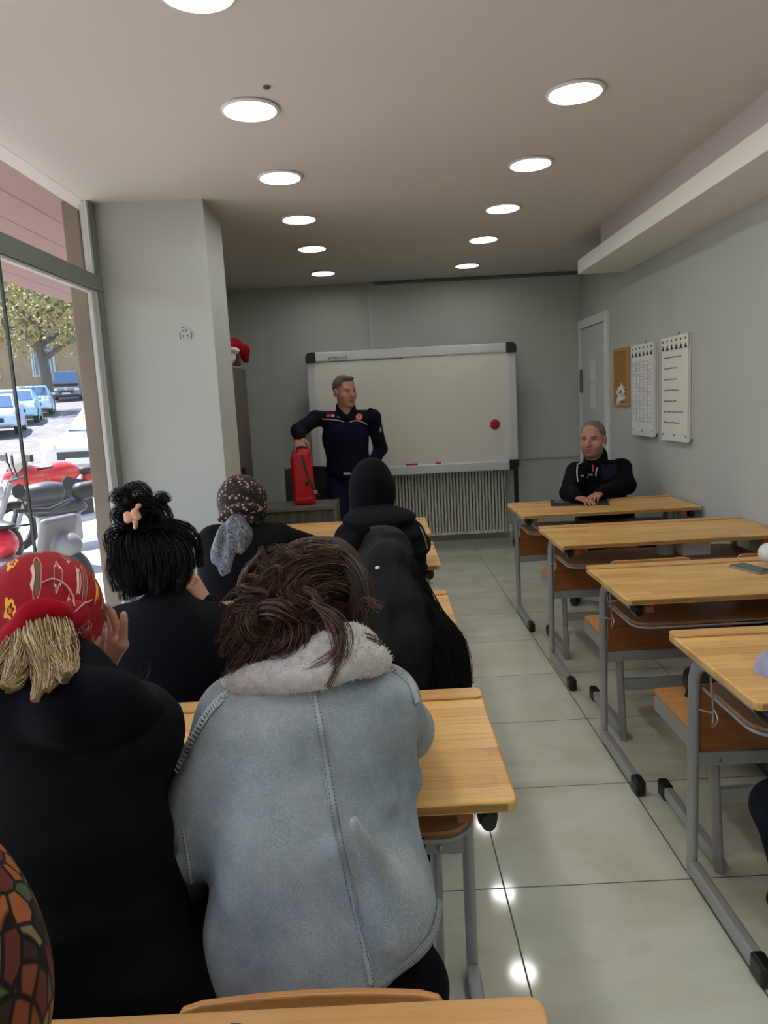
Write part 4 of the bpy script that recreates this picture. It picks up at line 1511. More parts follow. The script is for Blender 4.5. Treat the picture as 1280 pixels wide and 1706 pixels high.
# ---- cars
def car(label, x, y, rz, col, L=4.2, W=1.72, Hc=1.45, van=False, plate=True):
    t = thing('parked_car' if not van else 'parked_van', label, 'car' if not van else 'van', (x, y, gz(y)), rz)
    paint = plain('car_paint', col, 0.25, 0.1)
    g = plain('car_glass', (60, 92, 128), 0.12)
    # local: front faces -y
    def loft(secs):
        vs, fs = [], []
        for (yy, w0, w1, z0, z1) in secs:
            vs += [(-w0 / 2, yy, z0), (-w0 / 2 * 1.0, yy, (z0 + z1) / 2), (-w1 / 2, yy, z1), (w1 / 2, yy, z1), (w0 / 2, yy, (z0 + z1) / 2), (w0 / 2, yy, z0)]
        for i in range(len(secs) - 1):
            for j in range(6):
                a, b = i * 6 + j, i * 6 + (j + 1) % 6
                fs.append((a, b, b + 6, a + 6))
        fs += [tuple(range(6))[::-1], tuple(range(len(vs) - 6, len(vs)))]
        return MB().add(vs, fs)
    hl = L / 2
    zb = 0.28
    hood = 0.92 if not van else 1.1
    loft([(-hl, W * 0.8, W * 0.7, zb + 0.05, 0.62), (-hl + 0.12, W * 0.96, W * 0.84, zb, 0.78), (-hl + 0.9, W, W * 0.9, zb, hood), (hl - 0.7, W, W * 0.92, zb, hood + 0.06), (hl - 0.1, W * 0.96, W * 0.86, zb, hood), (hl, W * 0.85, W * 0.75, zb + 0.08, hood - 0.2)]).build('body', paint, t, bevel=0.05, seg=3)
    c0 = -hl + (0.85 if not van else 0.35)
    loft([(c0, W * 0.88, W * 0.82, hood - 0.05, hood - 0.02), (c0 + 0.65, W * 0.88, W * 0.74, hood - 0.05, Hc - 0.03), (c0 + 1.3, W * 0.88, W * 0.73, hood - 0.05, Hc), (hl - 0.75, W * 0.88, W * 0.72, hood - 0.05, Hc - 0.05), (hl - 0.2, W * 0.86, W * 0.8, hood - 0.05, hood)]).build('cabin', paint, t, bevel=0.03, seg=2)
    ws = MB()
    a0, a1 = c0 + 0.06, c0 + 0.62
    ws.add([(-W * 0.4, a0 - 0.03, hood + 0.04), (W * 0.4, a0 - 0.03, hood + 0.04), (W * 0.35, a1 - 0.03, Hc - 0.08), (-W * 0.35, a1 - 0.03, Hc - 0.08)], [(0, 1, 2, 3)])
    wo = ws.build('windscreen', g, t)
    sd = wo.modifiers.new('solid', 'SOLIDIFY')
    sd.thickness = 0.03
    for s in (-1, 1):
        sw = MB().add([(s * W * 0.445, c0 + 0.35, hood + 0.03), (s * W * 0.445, hl - 0.6, hood + 0.03), (s * W * 0.385, hl - 0.95, Hc - 0.1), (s * W * 0.385, c0 + 0.8, Hc - 0.1)], [(0, 1, 2, 3)]).build('side_window', g, t)
        sw.modifiers.new('solid', 'SOLIDIFY').thickness = 0.03
        MB().box((s * W * 0.36, -hl + 0.07, 0.66), (0.3, 0.12, 0.13)).build('headlight', plain('lamp_glass', (226, 226, 220), 0.2), t, bevel=0.03)
        MB().box((s * (W / 2 + 0.08), c0 + 0.35, hood + 0.08), (0.16, 0.1, 0.12)).build('mirror', paint, t, bevel=0.03)
        for yy in (-hl + 0.75, hl - 0.8):
            wh = MB().tube([(s * W * 0.5 - s * 0.2, yy, 0.31), (s * W * 0.5 + s * 0.005, yy, 0.31)], 0.31, 20).build('wheel', M['cap'], t, smooth=True)
            MB().tube([(s * W * 0.5, yy, 0.31), (s * W * 0.5 + s * 0.012, yy, 0.31)], 0.19, 14).build('hubcap', M['alu'], wh)
    MB().box((0, -hl + 0.015, 0.5), (W * 0.5, 0.06, 0.16)).build('grille', M['black'], t, bevel=0.02)
    MB().box((0, -hl - 0.02, 0.4), (0.5, 0.02, 0.11)).build('number_plate', M['paper'], t)
    if van:
        MB().tube([(0, -hl + 0.0, 0.72), (0, -hl - 0.03, 0.72)], 0.1, 14).build('badge', M['alu'], t)
    return t

pk = math.radians(22)
car('pale blue car at the left edge of the parked row outside', float(P(-6, 700, 26.4)[0]), 26.4, pk, (188, 200, 220))
car('light turquoise car in the middle of the parked row outside', float(P(32, 700, 31.5)[0]), 31.5, pk, (150, 196, 206))
car('white and blue car farthest in the parked row outside', float(P(60, 700, 36.2)[0]), 36.2, pk, (196, 214, 232))
car('dark grey van facing down the street by the stone column', float(P(114, 660, 51)[0]), 51.0, math.radians(20), (112, 112, 116), 4.6, 1.85, 1.95, True)
car('silver car behind the red and blue motorcycle outside', -5.35, 15.6, math.radians(-8), (200, 200, 204))


# ---- motorcycle (nose towards -y in local space, long side along y)
def wheel_ring(t, y, r, w, mat, name='wheel', x=0):
    pts = [(x, y + r * math.cos(a), r + w + r * math.sin(a)) for a in np.linspace(0, 2 * PI, 33)]
    o = MB().tube(pts, w, 10, cap=False).build(name, mat, t, smooth=True)
    sp = MB()
    for i in range(5):
        a = i * 2 * PI / 5
        sp.tube([(x, y, r + w), (x, y + r * 0.95 * math.cos(a), r + w + r * 0.95 * math.sin(a))], 0.014, 6)
    sp.tube([(x - 0.05, y, r + w), (x + 0.05, y, r + w)], 0.04, 12)
    sp.build('spokes', M['black'], o)
    return o

mc = thing('motorcycle', 'red and blue sports motorcycle parked outside the window', 'motorcycle', (-4.05, 9.2, 0), math.radians(-40))
redp, bluep = plain('motorcycle_red', (214, 50, 52), 0.25), plain('motorcycle_blue', (44, 62, 130), 0.25)
for y in (-0.68, 0.68):
    wheel_ring(mc, y, 0.25, 0.062, M['cap'])
def sdf_obj(name, mat, parent, lo, hi, h, fn):
    S = Sdf(lo, hi, h)
    fn(S)
    return S.build(name, mat, parent, (0, 0, 0))
sdf_obj('fairing', redp, mc, (-0.4, -0.9, 0.2), (0.4, 0.4, 1.25), 0.012, lambda S: (
    S.ell((0, -0.48, 0.88), (0.17, 0.27, 0.16), None, 0.03), S.ell((0, -0.3, 0.62), (0.2, 0.26, 0.2), None, 0.06), S.ell((0, -0.05, 0.9), (0.15, 0.26, 0.14), None, 0.04)))
sdf_obj('belly_fairing', bluep, mc, (-0.4, -0.6, 0.15), (0.4, 0.5, 0.95), 0.012, lambda S: (
    S.ell((0, -0.1, 0.42), (0.19, 0.34, 0.2), None, 0.03), S.ell((0, 0.05, 0.68), (0.16, 0.25, 0.14), None, 0.05)))
sdf_obj('tail', redp, mc, (-0.3, 0.1, 0.6), (0.3, 1.1, 1.2), 0.012, lambda S: (S.cap((0, 0.35, 0.8), (0, 0.85, 0.98), 0.12, 0.06, 0.02),))
sdf_obj('seat', M['black'], mc, (-0.3, 0.0, 0.7), (0.3, 0.9, 1.2), 0.012, lambda S: (S.ell((0, 0.36, 0.9), (0.13, 0.26, 0.06), None, 0.02), S.ell((0, 0.62, 1.0), (0.1, 0.16, 0.05), None, 0.02)))
MB().add([(-0.13, -0.62, 0.96), (0.13, -0.62, 0.96), (0.1, -0.38, 1.16), (-0.1, -0.38, 1.16), (0, -0.7, 1.0), (0, -0.42, 1.2)], [(0, 4, 5, 3), (4, 1, 2, 5)]).build('windshield', M['black'], mc)
for s in (-1, 1):
    MB().tube([(s * 0.08, -0.68, 0.31), (s * 0.08, -0.42, 0.95)], 0.025, 10).build('fork', M['steel'], mc, smooth=True)
    MB().tube([(s * 0.1, -0.38, 0.98), (s * 0.34, -0.3, 1.0)], 0.016, 8).build('handlebar', M['black'], mc, smooth=True)
    m_ = MB().tube([(s * 0.16, -0.55, 1.0), (s * 0.32, -0.56, 1.12)], 0.01, 6)
    m_.box((s * 0.34, -0.56, 1.13), (0.14, 0.04, 0.08)).build('mirror', M['black'], mc, bevel=0.01)
    MB().box((s * 0.07, -0.735, 0.86), (0.09, 0.05, 0.05)).build('headlight', M['alu'], mc, bevel=0.015)
MB().tube(spline([(0.12, -0.2, 0.3), (0.16, 0.3, 0.32), (0.18, 0.8, 0.5)], 5), 0.05, 12).build('exhaust', M['alu'], mc, smooth=True)
MB().box((0, 0.1, 0.4), (0.24, 0.4, 0.3)).build('engine', M['black'], mc, bevel=0.03)

# ---- scooter nearest the window
sc_ = thing('scooter', 'red and grey scooter parked right outside the shop window', 'scooter', (-3.3, 6.3, 0), math.radians(70))
for y in (-0.62, 0.62):
    wheel_ring(sc_, y, 0.18, 0.055, M['cap'])
crim = plain('scooter_crimson', (214, 40, 66), 0.25)
sdf_obj('rear_body', crim, sc_, (-0.35, -0.1, 0.3), (0.35, 1.1, 1.0), 0.012, lambda S: (S.cap((0, 0.12, 0.5), (0, 0.82, 0.6), 0.14, 0.09, 0.03),))
sdf_obj('lower_body', plain('scooter_grey', (142, 142, 146), 0.4), sc_, (-0.35, -0.7, 0.1), (0.35, 1.0, 0.8), 0.012, lambda S: (S.box((0, -0.1, 0.3), (0.15, 0.42, 0.07), None, 0.03, 0.02), S.cap((0, 0.2, 0.38), (0, 0.62, 0.42), 0.14, 0.12, 0.03)))
sdf_obj('seat', M['black'], sc_, (-0.3, -0.1, 0.5), (0.3, 1.0, 1.0), 0.012, lambda S: (S.ell((0, 0.3, 0.66), (0.13, 0.36, 0.05), None, 0.02),))
sdf_obj('front_shield', plain('scooter_shield_grey', (120, 120, 124), 0.4), sc_, (-0.4, -0.9, 0.2), (0.4, -0.2, 1.2), 0.012, lambda S: (S.box((0, -0.5, 0.52), (0.2, 0.04, 0.24), np.array([[1, 0, 0], [0, 0.95, 0.3], [0, -0.3, 0.95]]), 0.04, 0.02), S.ell((0, -0.6, 0.5), (0.1, 0.16, 0.12), None, 0.03)))
MB().tube([(-0.3, -0.4, 0.84), (0, -0.46, 0.8), (0.3, -0.4, 0.84)], 0.02, 8).build('handlebar', M['black'], sc_, smooth=True)
for s in (-1, 1):
    MB().tube([(s * 0.2, -0.42, 0.84), (s * 0.26, -0.44, 0.96)], 0.008, 6).lathe([(0.06, -0.01), (0.065, 0), (0.06, 0.01)], (s * 0.27, -0.44, 1.0), 16, Matrix.Rotation(PI / 2, 3, 'X')).build('mirror', M['black'], sc_, smooth=True)
# dark roadster-style motorcycle between the two
m2 = thing('motorcycle', 'dark motorcycle between the scooter and the red one', 'motorcycle', (-3.5, 7.7, 0), math.radians(-58))
for y in (-0.66, 0.66):
    wheel_ring(m2, y, 0.24, 0.06, M['cap'])
dk = plain('graphite', (58, 60, 66), 0.3)
sdf_obj('tank', dk, m2, (-0.3, -0.5, 0.5), (0.3, 0.4, 1.1), 0.012, lambda S: (S.ell((0, -0.1, 0.8), (0.15, 0.28, 0.12), None, 0.02), S.ell((0, 0.0, 0.62), (0.12, 0.3, 0.1), None, 0.04)))
sdf_obj('seat', M['black'], m2, (-0.3, 0.0, 0.5), (0.3, 1.0, 1.1), 0.012, lambda S: (S.cap((0, 0.25, 0.78), (0, 0.7, 0.84), 0.1, 0.07, 0.02),))
MB().box((0, 0.0, 0.42), (0.26, 0.42, 0.3)).build('engine', M['steel'], m2, bevel=0.03)
MB().tube([(-0.36, -0.3, 1.02), (0, -0.42, 0.96), (0.36, -0.3, 1.02)], 0.014, 8).build('handlebar', M['black'], m2, smooth=True)
for s in (-1, 1):
    MB().tube([(s * 0.08, -0.66, 0.3), (s * 0.08, -0.42, 0.94)], 0.022, 10).build('fork', M['steel'], m2, smooth=True)
    MB().tube([(s * 0.2, -0.36, 1.0), (s * 0.28, -0.4, 1.16)], 0.008, 6).lathe([(0.055, -0.01), (0.06, 0), (0.055, 0.01)], (s * 0.29, -0.4, 1.19), 16, Matrix.Rotation(PI / 2, 3, 'X')).build('mirror', M['black'], m2, smooth=True)
MB().lathe([(0.09, -0.06), (0.1, 0.0), (0.06, 0.08)], (0, -0.55, 0.86), 18, Matrix.Rotation(PI / 2, 3, 'X')).build('headlight', M['alu'], m2, smooth=True)

# ================================================================== PEOPLE
SK = skin_mat('skin', (190, 140, 120))
navy = fabric('navy_cloth', (14, 17, 32), 0.85)
blackc = fabric('black_cloth', (11, 12, 17), 0.9)
blackt = fabric('black_trousers', (9, 9, 12), 0.9)
shoem = plain('black_shoe_leather', (14, 14, 15), 0.4)
HB = hair_mat('black_hair', (8, 7, 9), (15, 12, 13), 0.6)
G0 = lambda x, y: (float(x), float(y), 0.0)


def bounds(pts, m=0.16):
    a = np.array(pts)
    return a.min(0) - m, a.max(0) + m


def jpts(J):
    return [J[k_] for k_ in J]


# ---------------------------------------------------------------- standing man in uniform
t = thing('person', 'standing man in dark navy uniform shirt with one hand on the red case', 'person', (-0.33, 6.3, 0), group=None)
B = G0(-0.33, 6.3)
hc = P(574, 652, 6.3)
HR = frame((0.62, -0.78, -0.1))
J = dict(P=P(583, 795, 6.3), N=hc + A3(0.0, 0.02, -0.145))
J['P'][1] = 6.32
J['SL'], J['SR'] = P(526, 697, 6.3), P(622, 695, 6.34)
J['C'] = (J['SL'] + J['SR']) / 2 + A3(0.0, 0.01, -0.17)
J['EL'], J['WL'] = P(497, 718, 6.08), P(499, 727, 5.96)
J['ER'], J['WR'] = P(634, 748, 6.42), P(622, 772, 6.3)
px_, pz_ = J['P'][0], J['P'][2]
J['HL'], J['HR'] = A3(px_ - 0.1, 6.32, pz_ - 0.03), A3(px_ + 0.1, 6.32, pz_ - 0.03)
J['KL'], J['KR'] = A3(px_ - 0.12, 6.3, 0.5), A3(px_ + 0.14, 6.3, 0.5)
J['AL'], J['AR'] = A3(px_ - 0.13, 6.33, 0.09), A3(px_ + 0.17, 6.33, 0.09)
lo, hi = bounds(jpts(J) + [hc, A3(px_, 6.3, 0.03)], 0.17)
S = Sdf(lo, hi, 0.0042)
body(S, J, 0.012, torso=(0.17, 0.11))
S.cap(hc + A3(0, 0.0, -0.06), J['N'] - A3(0, 0, 0.05), 0.062, 0.07, 0.03)
put_head(S, hc, HR, 1.12, fat=1.14)
hd = unit(P(500, 748, 5.92) - J['WL'])
put_hand(S, J['WL'], hd, (0, -0.9, 0.4), A3(1, 0.1, 0), curl=(0.35, 0.3, 0.3, 0.3), spread=0.16, s=1.12)
put_hand(S, J['WR'], (-0.8, 0.1, -0.4), (0.2, 0.9, 0.2), A3(-0.1, -0.6, 0.6), s=1.0)
bod = S.build('body', SK, t, B, head_colour(hc, HR, 1.12, (182, 130, 110), (92, 66, 50), (150, 92, 86), None, None))
# short hair
S = Sdf(hc - 0.16, hc + 0.16, 0.004)
L_ = lambda x, y, z: hc + 1.12 * (HR[0] * x + HR[1] * y + HR[2] * z)
S.ell(L_(0, -0.012, 0.034), np.array((0.0785, 0.1, 0.089)) * 1.12, HR, 0.01)
S.ell(L_(0, 0.05, 0.1), np.array((0.05, 0.035, 0.016)) * 1.06, HR, 0.02)
S.box(L_(0, 0.16, -0.02), np.array((0.2, 0.115, 0.1)) * 1.06, HR, 0.01, 0.01, 'sub')
S.box(L_(0, 0.09, -0.14), np.array((0.2, 0.12, 0.14)) * 1.06, HR, 0.01, 0.01, 'sub')
S.box(L_(0, 0.0, -0.15), np.array((0.2, 0.2, 0.11)) * 1.06, HR, 0.01, 0.01, 'sub')
S.wrinkle(0.0012, 160, 3)
S.build('hair', hair_mat('grey_brown_hair', (84, 74, 64), (112, 100, 88), 0.6), t, B)
# shirt
S = Sdf(lo, hi, 0.0065)
upper(S, J, 0.016, (0.175, 0.115), (0.066, 0.062, 0.052), 0.015)
S.below(pz_ - 0.02)
S.cap(J['N'] - A3(0, 0, 0.07), J['N'] + A3(0, 0.01, 0.0), 0.085, 0.078, 0.02)
# open neck
S.cap(J['N'] + A3(0.01, -0.02, 0.12), J['N'] + A3(0.02, -0.13, -0.1), 0.07, 0.012, 0.005, 'sub')
S.wrinkle(0.006, 22, 5, (1, 1, 0.6))
shirt = S.build('shirt', navy, t, B)
S = Sdf(lo, hi, 0.008)
lower(S, J, 0.02)
S.wrinkle(0.005, 20, 8)
S.build('trousers', fabric('navy_trousers', (22, 27, 50), 0.8), t, B)
shoes(J, t, B, shoem, (0.1, -1, 0))
bv = bvh_of(shirt)
# collar flaps, chest stripe, badges, belt buckle
cm = MB()
for pth in ([(562, 668), (563, 680), (570, 692), (576, 698)], [(592, 672), (590, 682), (584, 692), (579, 699)]):
    pn = drape(bv, smooth_px(pth), 0.006)
    if len(pn) > 2:
        ribbon(cm, pn, 0.045, 0.004)
cm.build('collar', navy, t, loc=B)
stripe = MB()
for pth in ([(537, 698), (552, 699), (566, 701), (573, 703)], [(583, 703), (593, 701), (603, 703), (612, 707)]):
    pn = drape(bv, smooth_px(pth), 0.004)
    if len(pn) > 2:
        ribbon(stripe, pn, 0.008, 0.0015)
stripe.build('chest_stripe', plain('pale_piping', (190, 176, 176), 0.6), t, loc=B)


def patch_px(bvh, cx, cy, w, h, mat, name, parent, base, lift=0.006, n=14, round_=True, depth=0.0015):
    pts = []
    for i in range(n):
        a = 2 * PI * (i + 0.5) / n
        x, y = math.cos(a), math.sin(a)
        if not round_:
            m_ = max(abs(x), abs(y))
            x, y = x / m_, y / m_
        pts.append((cx + x * w / 2, cy + y * h / 2))
    c_ = drape(bvh, [(cx, cy)], lift)
    if not c_:
        return None
    p0, n0 = c_[0]
    vs = []
    for x, y in pts:
        d = ray(x, y)
        o = np.array([0, 0, CAMH])
        tt = ((p0 - o) @ n0) / (d @ n0)
        vs.append(o + d * tt)
    mb = MB().extrude(vs, tuple(n0 * depth))
    return mb.build(name, mat, parent, loc=base)


bd = patch_px(bv, 598.5, 694.5, 12, 12, plain('badge_red', (186, 66, 54), 0.6), 'chest_badge', t, B, 0.006)
patch_px(bv, 598.5, 694.5, 7.5, 7.5, plain('badge_ring', (216, 170, 160), 0.6), 'badge_ring', bd, B, 0.008)
patch_px(bv, 598.5, 694.5, 4.5, 5, plain('badge_core', (190, 60, 60), 0.6), 'badge_emblem', bd, B, 0.0098)
fl = patch_px(bv, 550, 692.5, 12, 5, plain('flag_red', (168, 26, 58), 0.6), 'flag_patch', t, B, 0.006, 12, False)
patch_px(bv, 555.5, 692.8, 3.6, 4, plain('flag_white', (200, 186, 192), 0.6), 'flag_field', fl, B, 0.009, 12, False)
patch_px(bv, 565, 694.5, 8, 3, plain('name_tag', (52, 84, 82), 0.6), 'name_tape', t, B, 0.006, 12, False)
patch_px(bv, 578.5, 789, 12, 4, plain('buckle', (170, 168, 166), 0.4, 0.6), 'belt_buckle', t, B, 0.012, 12, False)
patch_px(bv, 634, 716, 5, 9, plain('arm_badge', (120, 128, 130), 0.6), 'sleeve_badge', t, B, 0.006)
patch_px(bv, 519, 684, 7, 6, plain('arm_badge_dark', (84, 92, 108), 0.6), 'sleeve_badge', t, B, 0.006)
ep = MB()
for pth in ([(529, 680), (536, 674), (545, 672), (555, 671)], [(598, 671), (606, 673), (613, 678), (618, 684)]):
    pn = drape(bv, smooth_px(pth), 0.008)
    if len(pn) > 2:
        ribbon(ep, pn, 0.04, 0.005)
ep.build('shoulder_strap', navy, t, loc=B)

# ---------------------------------------------------------------- red case on the teacher desk
cb0, cb1 = P(509, 838, 5.9), P(501, 752, 5.93)
cz = 0.77
cs = thing('equipment_case', 'tall red plastic case with a dark strap on the teacher desk', 'case', (float(cb0[0]), 5.9, cz))
h_ = float(cb1[2] - cz)
tilt = float(cb1[0] - cb0[0])
S = Sdf((-0.14, -0.12, -0.02), (0.14, 0.12, h_ + 0.08), 0.004)
n_ = 16
for i in range(n_ + 1):
    u = i / n_
    S.box((tilt * u, 0, 0.04 + (h_ - 0.05) * u), (0.082 - 0.008 * u, 0.062, 0.032), None, 0.026, 0.02)
S.box((tilt * 0.02, 0, 0.035), (0.086, 0.068, 0.035), None, 0.028, 0.01)
S.box((tilt - 0.052, -0.01, h_ + 0.0), (0.034, 0.05, 0.04), None, 0.01, 0.006, 'sub')
S.below(0.0)
S.build('shell', M['red'], cs, (0, 0, 0))
MB().tube([(tilt * 0.1 - 0.05, -0.062, 0.07), (tilt - 0.05, -0.062, h_ - 0.06)], 0.004, 6).tube([(tilt * 0.1 - 0.03, -0.064, 0.07), (tilt - 0.03, -0.064, h_ - 0.06)], 0.003, 6).build('rib', M['red'], cs, smooth=True)
stp = MB()
pts = spline([(tilt + 0.0, -0.03, h_ + 0.03), (tilt + 0.02, -0.07, h_ - 0.04), (tilt * 0.6 + 0.045, -0.074, h_ * 0.6), (tilt * 0.3 + 0.075, -0.072, h_ * 0.36), (0.1, -0.05, h_ * 0.22), (0.125, -0.02, 0.06)], 6)
ribbon(stp, [(np.array(p), A3(0, -1, 0)) for p in pts], 0.02, 0.003)
stp.build('strap', plain('strap_web', (62, 50, 50), 0.7), cs)
MB().box((0.095, -0.062, h_ * 0.24), (0.03, 0.012, 0.03)).build('strap_buckle', M['wire'], cs, bevel=0.003)
MB().box((tilt * 0.4 + 0.035, -0.066, h_ * 0.4), (0.03, 0.012, 0.03)).build('latch', M['black'], cs, bevel=0.004)
MB().tube(spline([(tilt - 0.01, 0, h_ - 0.01), (tilt - 0.015, 0, h_ + 0.035), (tilt + 0.05, 0, h_ + 0.03), (tilt + 0.055, 0, h_ - 0.01)], 5), 0.008, 8).build('handle', plain('handle_dark', (60, 26, 28), 0.5), cs, smooth=True)

# ---------------------------------------------------------------- seated man at the right
t = thing('person', 'seated man with short grey hair in a black track jacket at the right wall', 'person', (1.6, 5.5, 0))
B = G0(1.6, 5.5)
hc = P(988, 731, 5.42)
HR = frame((-0.55, -0.83, -0.06))
cx = float(P(1008, 800, 5.5)[0])
J = dict(P=A3(cx + 0.03, 5.58, 0.56), N=hc + A3(0.03, 0.03, -0.15))
J['SL'], J['SR'] = P(960, 787, 5.38), P(1036, 780, 5.56)
J['C'] = (J['SL'] + J['SR']) / 2 + A3(0.0, 0.02, -0.16)
J['EL'], J['WL'] = P(948, 818, 5.17), P(960, 825, 5.02)
J['WL'][2], J['EL'][2] = 0.835, 0.85
J['ER'], J['WR'] = P(1044, 815, 5.3), P(1000, 825, 5.12)
J['ER'][2], J['WR'][2] = 0.865, 0.84
J['HL'], J['HR'] = A3(cx - 0.08, 5.55, 0.53), A3(cx + 0.14, 5.58, 0.53)
J['KL'], J['KR'] = A3(cx - 0.16, 5.12, 0.52), A3(cx + 0.18, 5.14, 0.52)
J['AL'], J['AR'] = A3(1.40, 5.36, 0.09), A3(cx + 0.18, 5.2, 0.09)
lo, hi = bounds(jpts(J) + [hc, A3(cx, 5.5, 0.03)], 0.17)
S = Sdf(lo, hi, 0.0042)
body(S, J, 0.012, torso=(0.18, 0.12))
S.cap(hc + A3(0, 0.0, -0.06), J['N'] - A3(0, 0, 0.05), 0.066, 0.075, 0.03)
put_head(S, hc, HR, 1.12, fat=1.12)
put_hand(S, J['WL'], (0.5, -0.85, -0.1), (0, 0, 1), A3(1, 0.5, 0), curl=(0.3, 0.3, 0.35, 0.4))
put_hand(S, J['WR'], (-0.6, -0.75, -0.1), (0, 0, 1), A3(-1, 0.6, 0), curl=(0.3, 0.3, 0.35, 0.4))
S.build('body', SK, t, B, head_colour(hc, HR, 1.12, (176, 126, 106), (60, 46, 40), (142, 88, 84), (112, 96, 92), None))
S = Sdf(hc - 0.17, hc + 0.17, 0.004)
L_ = lambda x, y, z: hc + 1.12 * (HR[0] * x + HR[1] * y + HR[2] * z)
S.ell(L_(0, -0.012, 0.032), np.array((0.079, 0.1, 0.089)) * 1.12, HR, 0.01)
S.box(L_(0, 0.16, -0.02), np.array((0.2, 0.105, 0.115)) * 1.12, HR, 0.01, 0.012, 'sub')
S.box(L_(0, 0.085, -0.11), np.array((0.2, 0.09, 0.13)) * 1.12, HR, 0.01, 0.01, 'sub')
S.box(L_(0, 0.0, -0.155), np.array((0.2, 0.2, 0.11)) * 1.12, HR, 0.01, 0.01, 'sub')
S.wrinkle(0.001, 160, 3)
S.build('hair', hair_mat('salt_pepper_hair', (66, 64, 60), (120, 118, 110), 0.6), t, B)
S = Sdf(lo, hi, 0.0065)
upper(S, J, 0.02, (0.19, 0.125), (0.072, 0.066, 0.052), 0.015)
S.cap(J['N'] - A3(0, 0, 0.09), J['N'] + A3(0.0, 0.005, 0.015), 0.1, 0.088, 0.02)
S.cap(J['N'] + A3(-0.03, -0.03, 0.14), J['N'] + A3(-0.05, -0.1, -0.0), 0.08, 0.02, 0.005, 'sub')
S.wrinkle(0.005, 20, 9, (1, 1, 0.6))
jk = S.build('jacket', blackc, t, B)
S = Sdf(lo, hi, 0.008)
lower(S, J, 0.02)
S.build('trousers', blackt, t, B)
shoes(J, t, B, shoem, (-0.35, -1, 0))
bv = bvh_of(jk)
pm = plain('white_piping', (186, 186, 190), 0.6)
for nm, pth, w in (('piping', [(961, 775), (966, 773), (972, 769)], 0.009), ('piping', [(962, 777), (961, 790), (962, 803)], 0.009), ('piping', [(995, 779), (993, 787), (993, 793)], 0.009),
                   ('piping', [(980, 789), (978, 796)], 0.006)):
    pn = drape(bv, smooth_px(pth), 0.006)
    if len(pn) > 1:
        r_ = MB()
        ribbon(r_, pn, w, 0.002)
        r_.build(nm, pm, t, loc=B)
patch_px(bv, 970.5, 792.5, 5, 2.4, pm, 'chest_logo', t, B, 0.007, 12, False)
patch_px(bv, 985, 791, 5, 2.4, pm, 'chest_logo', t, B, 0.007, 12, False)
patch_px(bv, 988, 780, 3, 11, plain('lanyard_red', (176, 40, 74), 0.6), 'lanyard', t, B, 0.008, 12, False)
patch_px(bv, 1016, 786, 26, 26, fabric('navy_panel', (28, 34, 52), 0.8), 'sleeve_panel', t, B, 0.004, 12, False)
# his dark chair
c2 = thing('office_chair', 'dark chair back showing behind the seated man by the wall', 'chair', (cx + 0.12, 5.78, 0))
o2 = bpy.data.objects['office_chair']
for ch_ in list(o2.children):
    c_ = ch_.copy()
    COL.objects.link(c_)
    c_.parent = c2
c2.scale = (0.92, 0.8, 0.86)
c2.rotation_euler = (0, 0, math.radians(10))


# ---------------------------------------------------------------- woman in the denim jacket
t = thing('person', 'woman in pale blue denim jacket with messy brown hair bun, seen from behind', 'person', (-0.06, 1.15, 0))
B = G0(-0.06, 1.15)
hc = P(537, 1003, 1.37)
HR = frame((0.15, 0.95, -0.35))
J = seated(-0.055, 1.13, P(560, 1075, 1.27), 1.24, 1.04, 0.16, P(312, 1405, 1.22), A3(-0.17, 1.52, 0.84), P(668, 1215, 1.42), A3(0.0, 1.6, 0.84))
J['SL'], J['SR'] = P(395, 1195, 1.22), P(636, 1175, 1.24)
J['C'] = P(515, 1290, 1.25)
J['P'] = J['P'] + A3(-0.035, 0, -0.02)
J['HR'], J['KR'], J['AR'] = A3(-0.03, 1.15, 0.535), A3(-0.01, 1.57, 0.53), A3(-0.01, 1.55, 0.085)
lo, hi = bounds(jpts(J) + [hc, A3(0, 1.1, 0.03)], 0.18)
S = Sdf(lo, hi, 0.006)
body(S, J, 0.035)
S.cap(hc + A3(0, -0.01, -0.05), J['N'] - A3(0, 0, 0.03), 0.055, 0.06, 0.03)
put_head(S, hc, HR, 1.0)
put_hand(S, J['WL'], (0.6, 0.75, -0.1), (0, 0, 1), A3(1, -0.3, 0))
put_hand(S, J['WR'], (-0.7, 0.7, -0.1), (0, 0, 1), A3(-1, -0.3, 0))
S.build('body', SK, t, B, head_colour(hc, HR, 1.0, (196, 150, 132)))
S = Sdf(lo - 0.04, hi + 0.04, 0.0065)
UP = upper(S, J, 0.024, (0.155, 0.105), (0.066, 0.064, 0.05), 0.02)
# the jacket hangs wide: lower back flare and the scooped shirt-tail hem
S.ell(P(520, 1420, 1.17), (0.168, 0.12, 0.2), None, 0.05)
S.ell(P(525, 1560, 1.14), (0.165, 0.115, 0.14), None, 0.05)
S.cap(P(560, 1420, 1.06), P(640, 1560, 1.04), 0.01, 0.016, 0.04)
S.cap(P(440, 1330, 1.12), P(400, 1500, 1.09), 0.01, 0.012, 0.06)
S.cap(P(600, 1240, 1.14), P(650, 1330, 1.13), 0.008, 0.012, 0.04)
S.cap(P(610, 1420, 1.0), P(665, 1580, 1.0), 0.014, 0.008, 0.03, 'sub')
S.ell(P(668, 1510, 1.11), (0.052, 0.08, 0.1), None, 0.05)
S.ell(P(400, 1590, 1.14), (0.06, 0.09, 0.1), None, 0.06)
S.ell(P(520, 1225, 1.22), (0.155, 0.1, 0.13), None, 0.06)
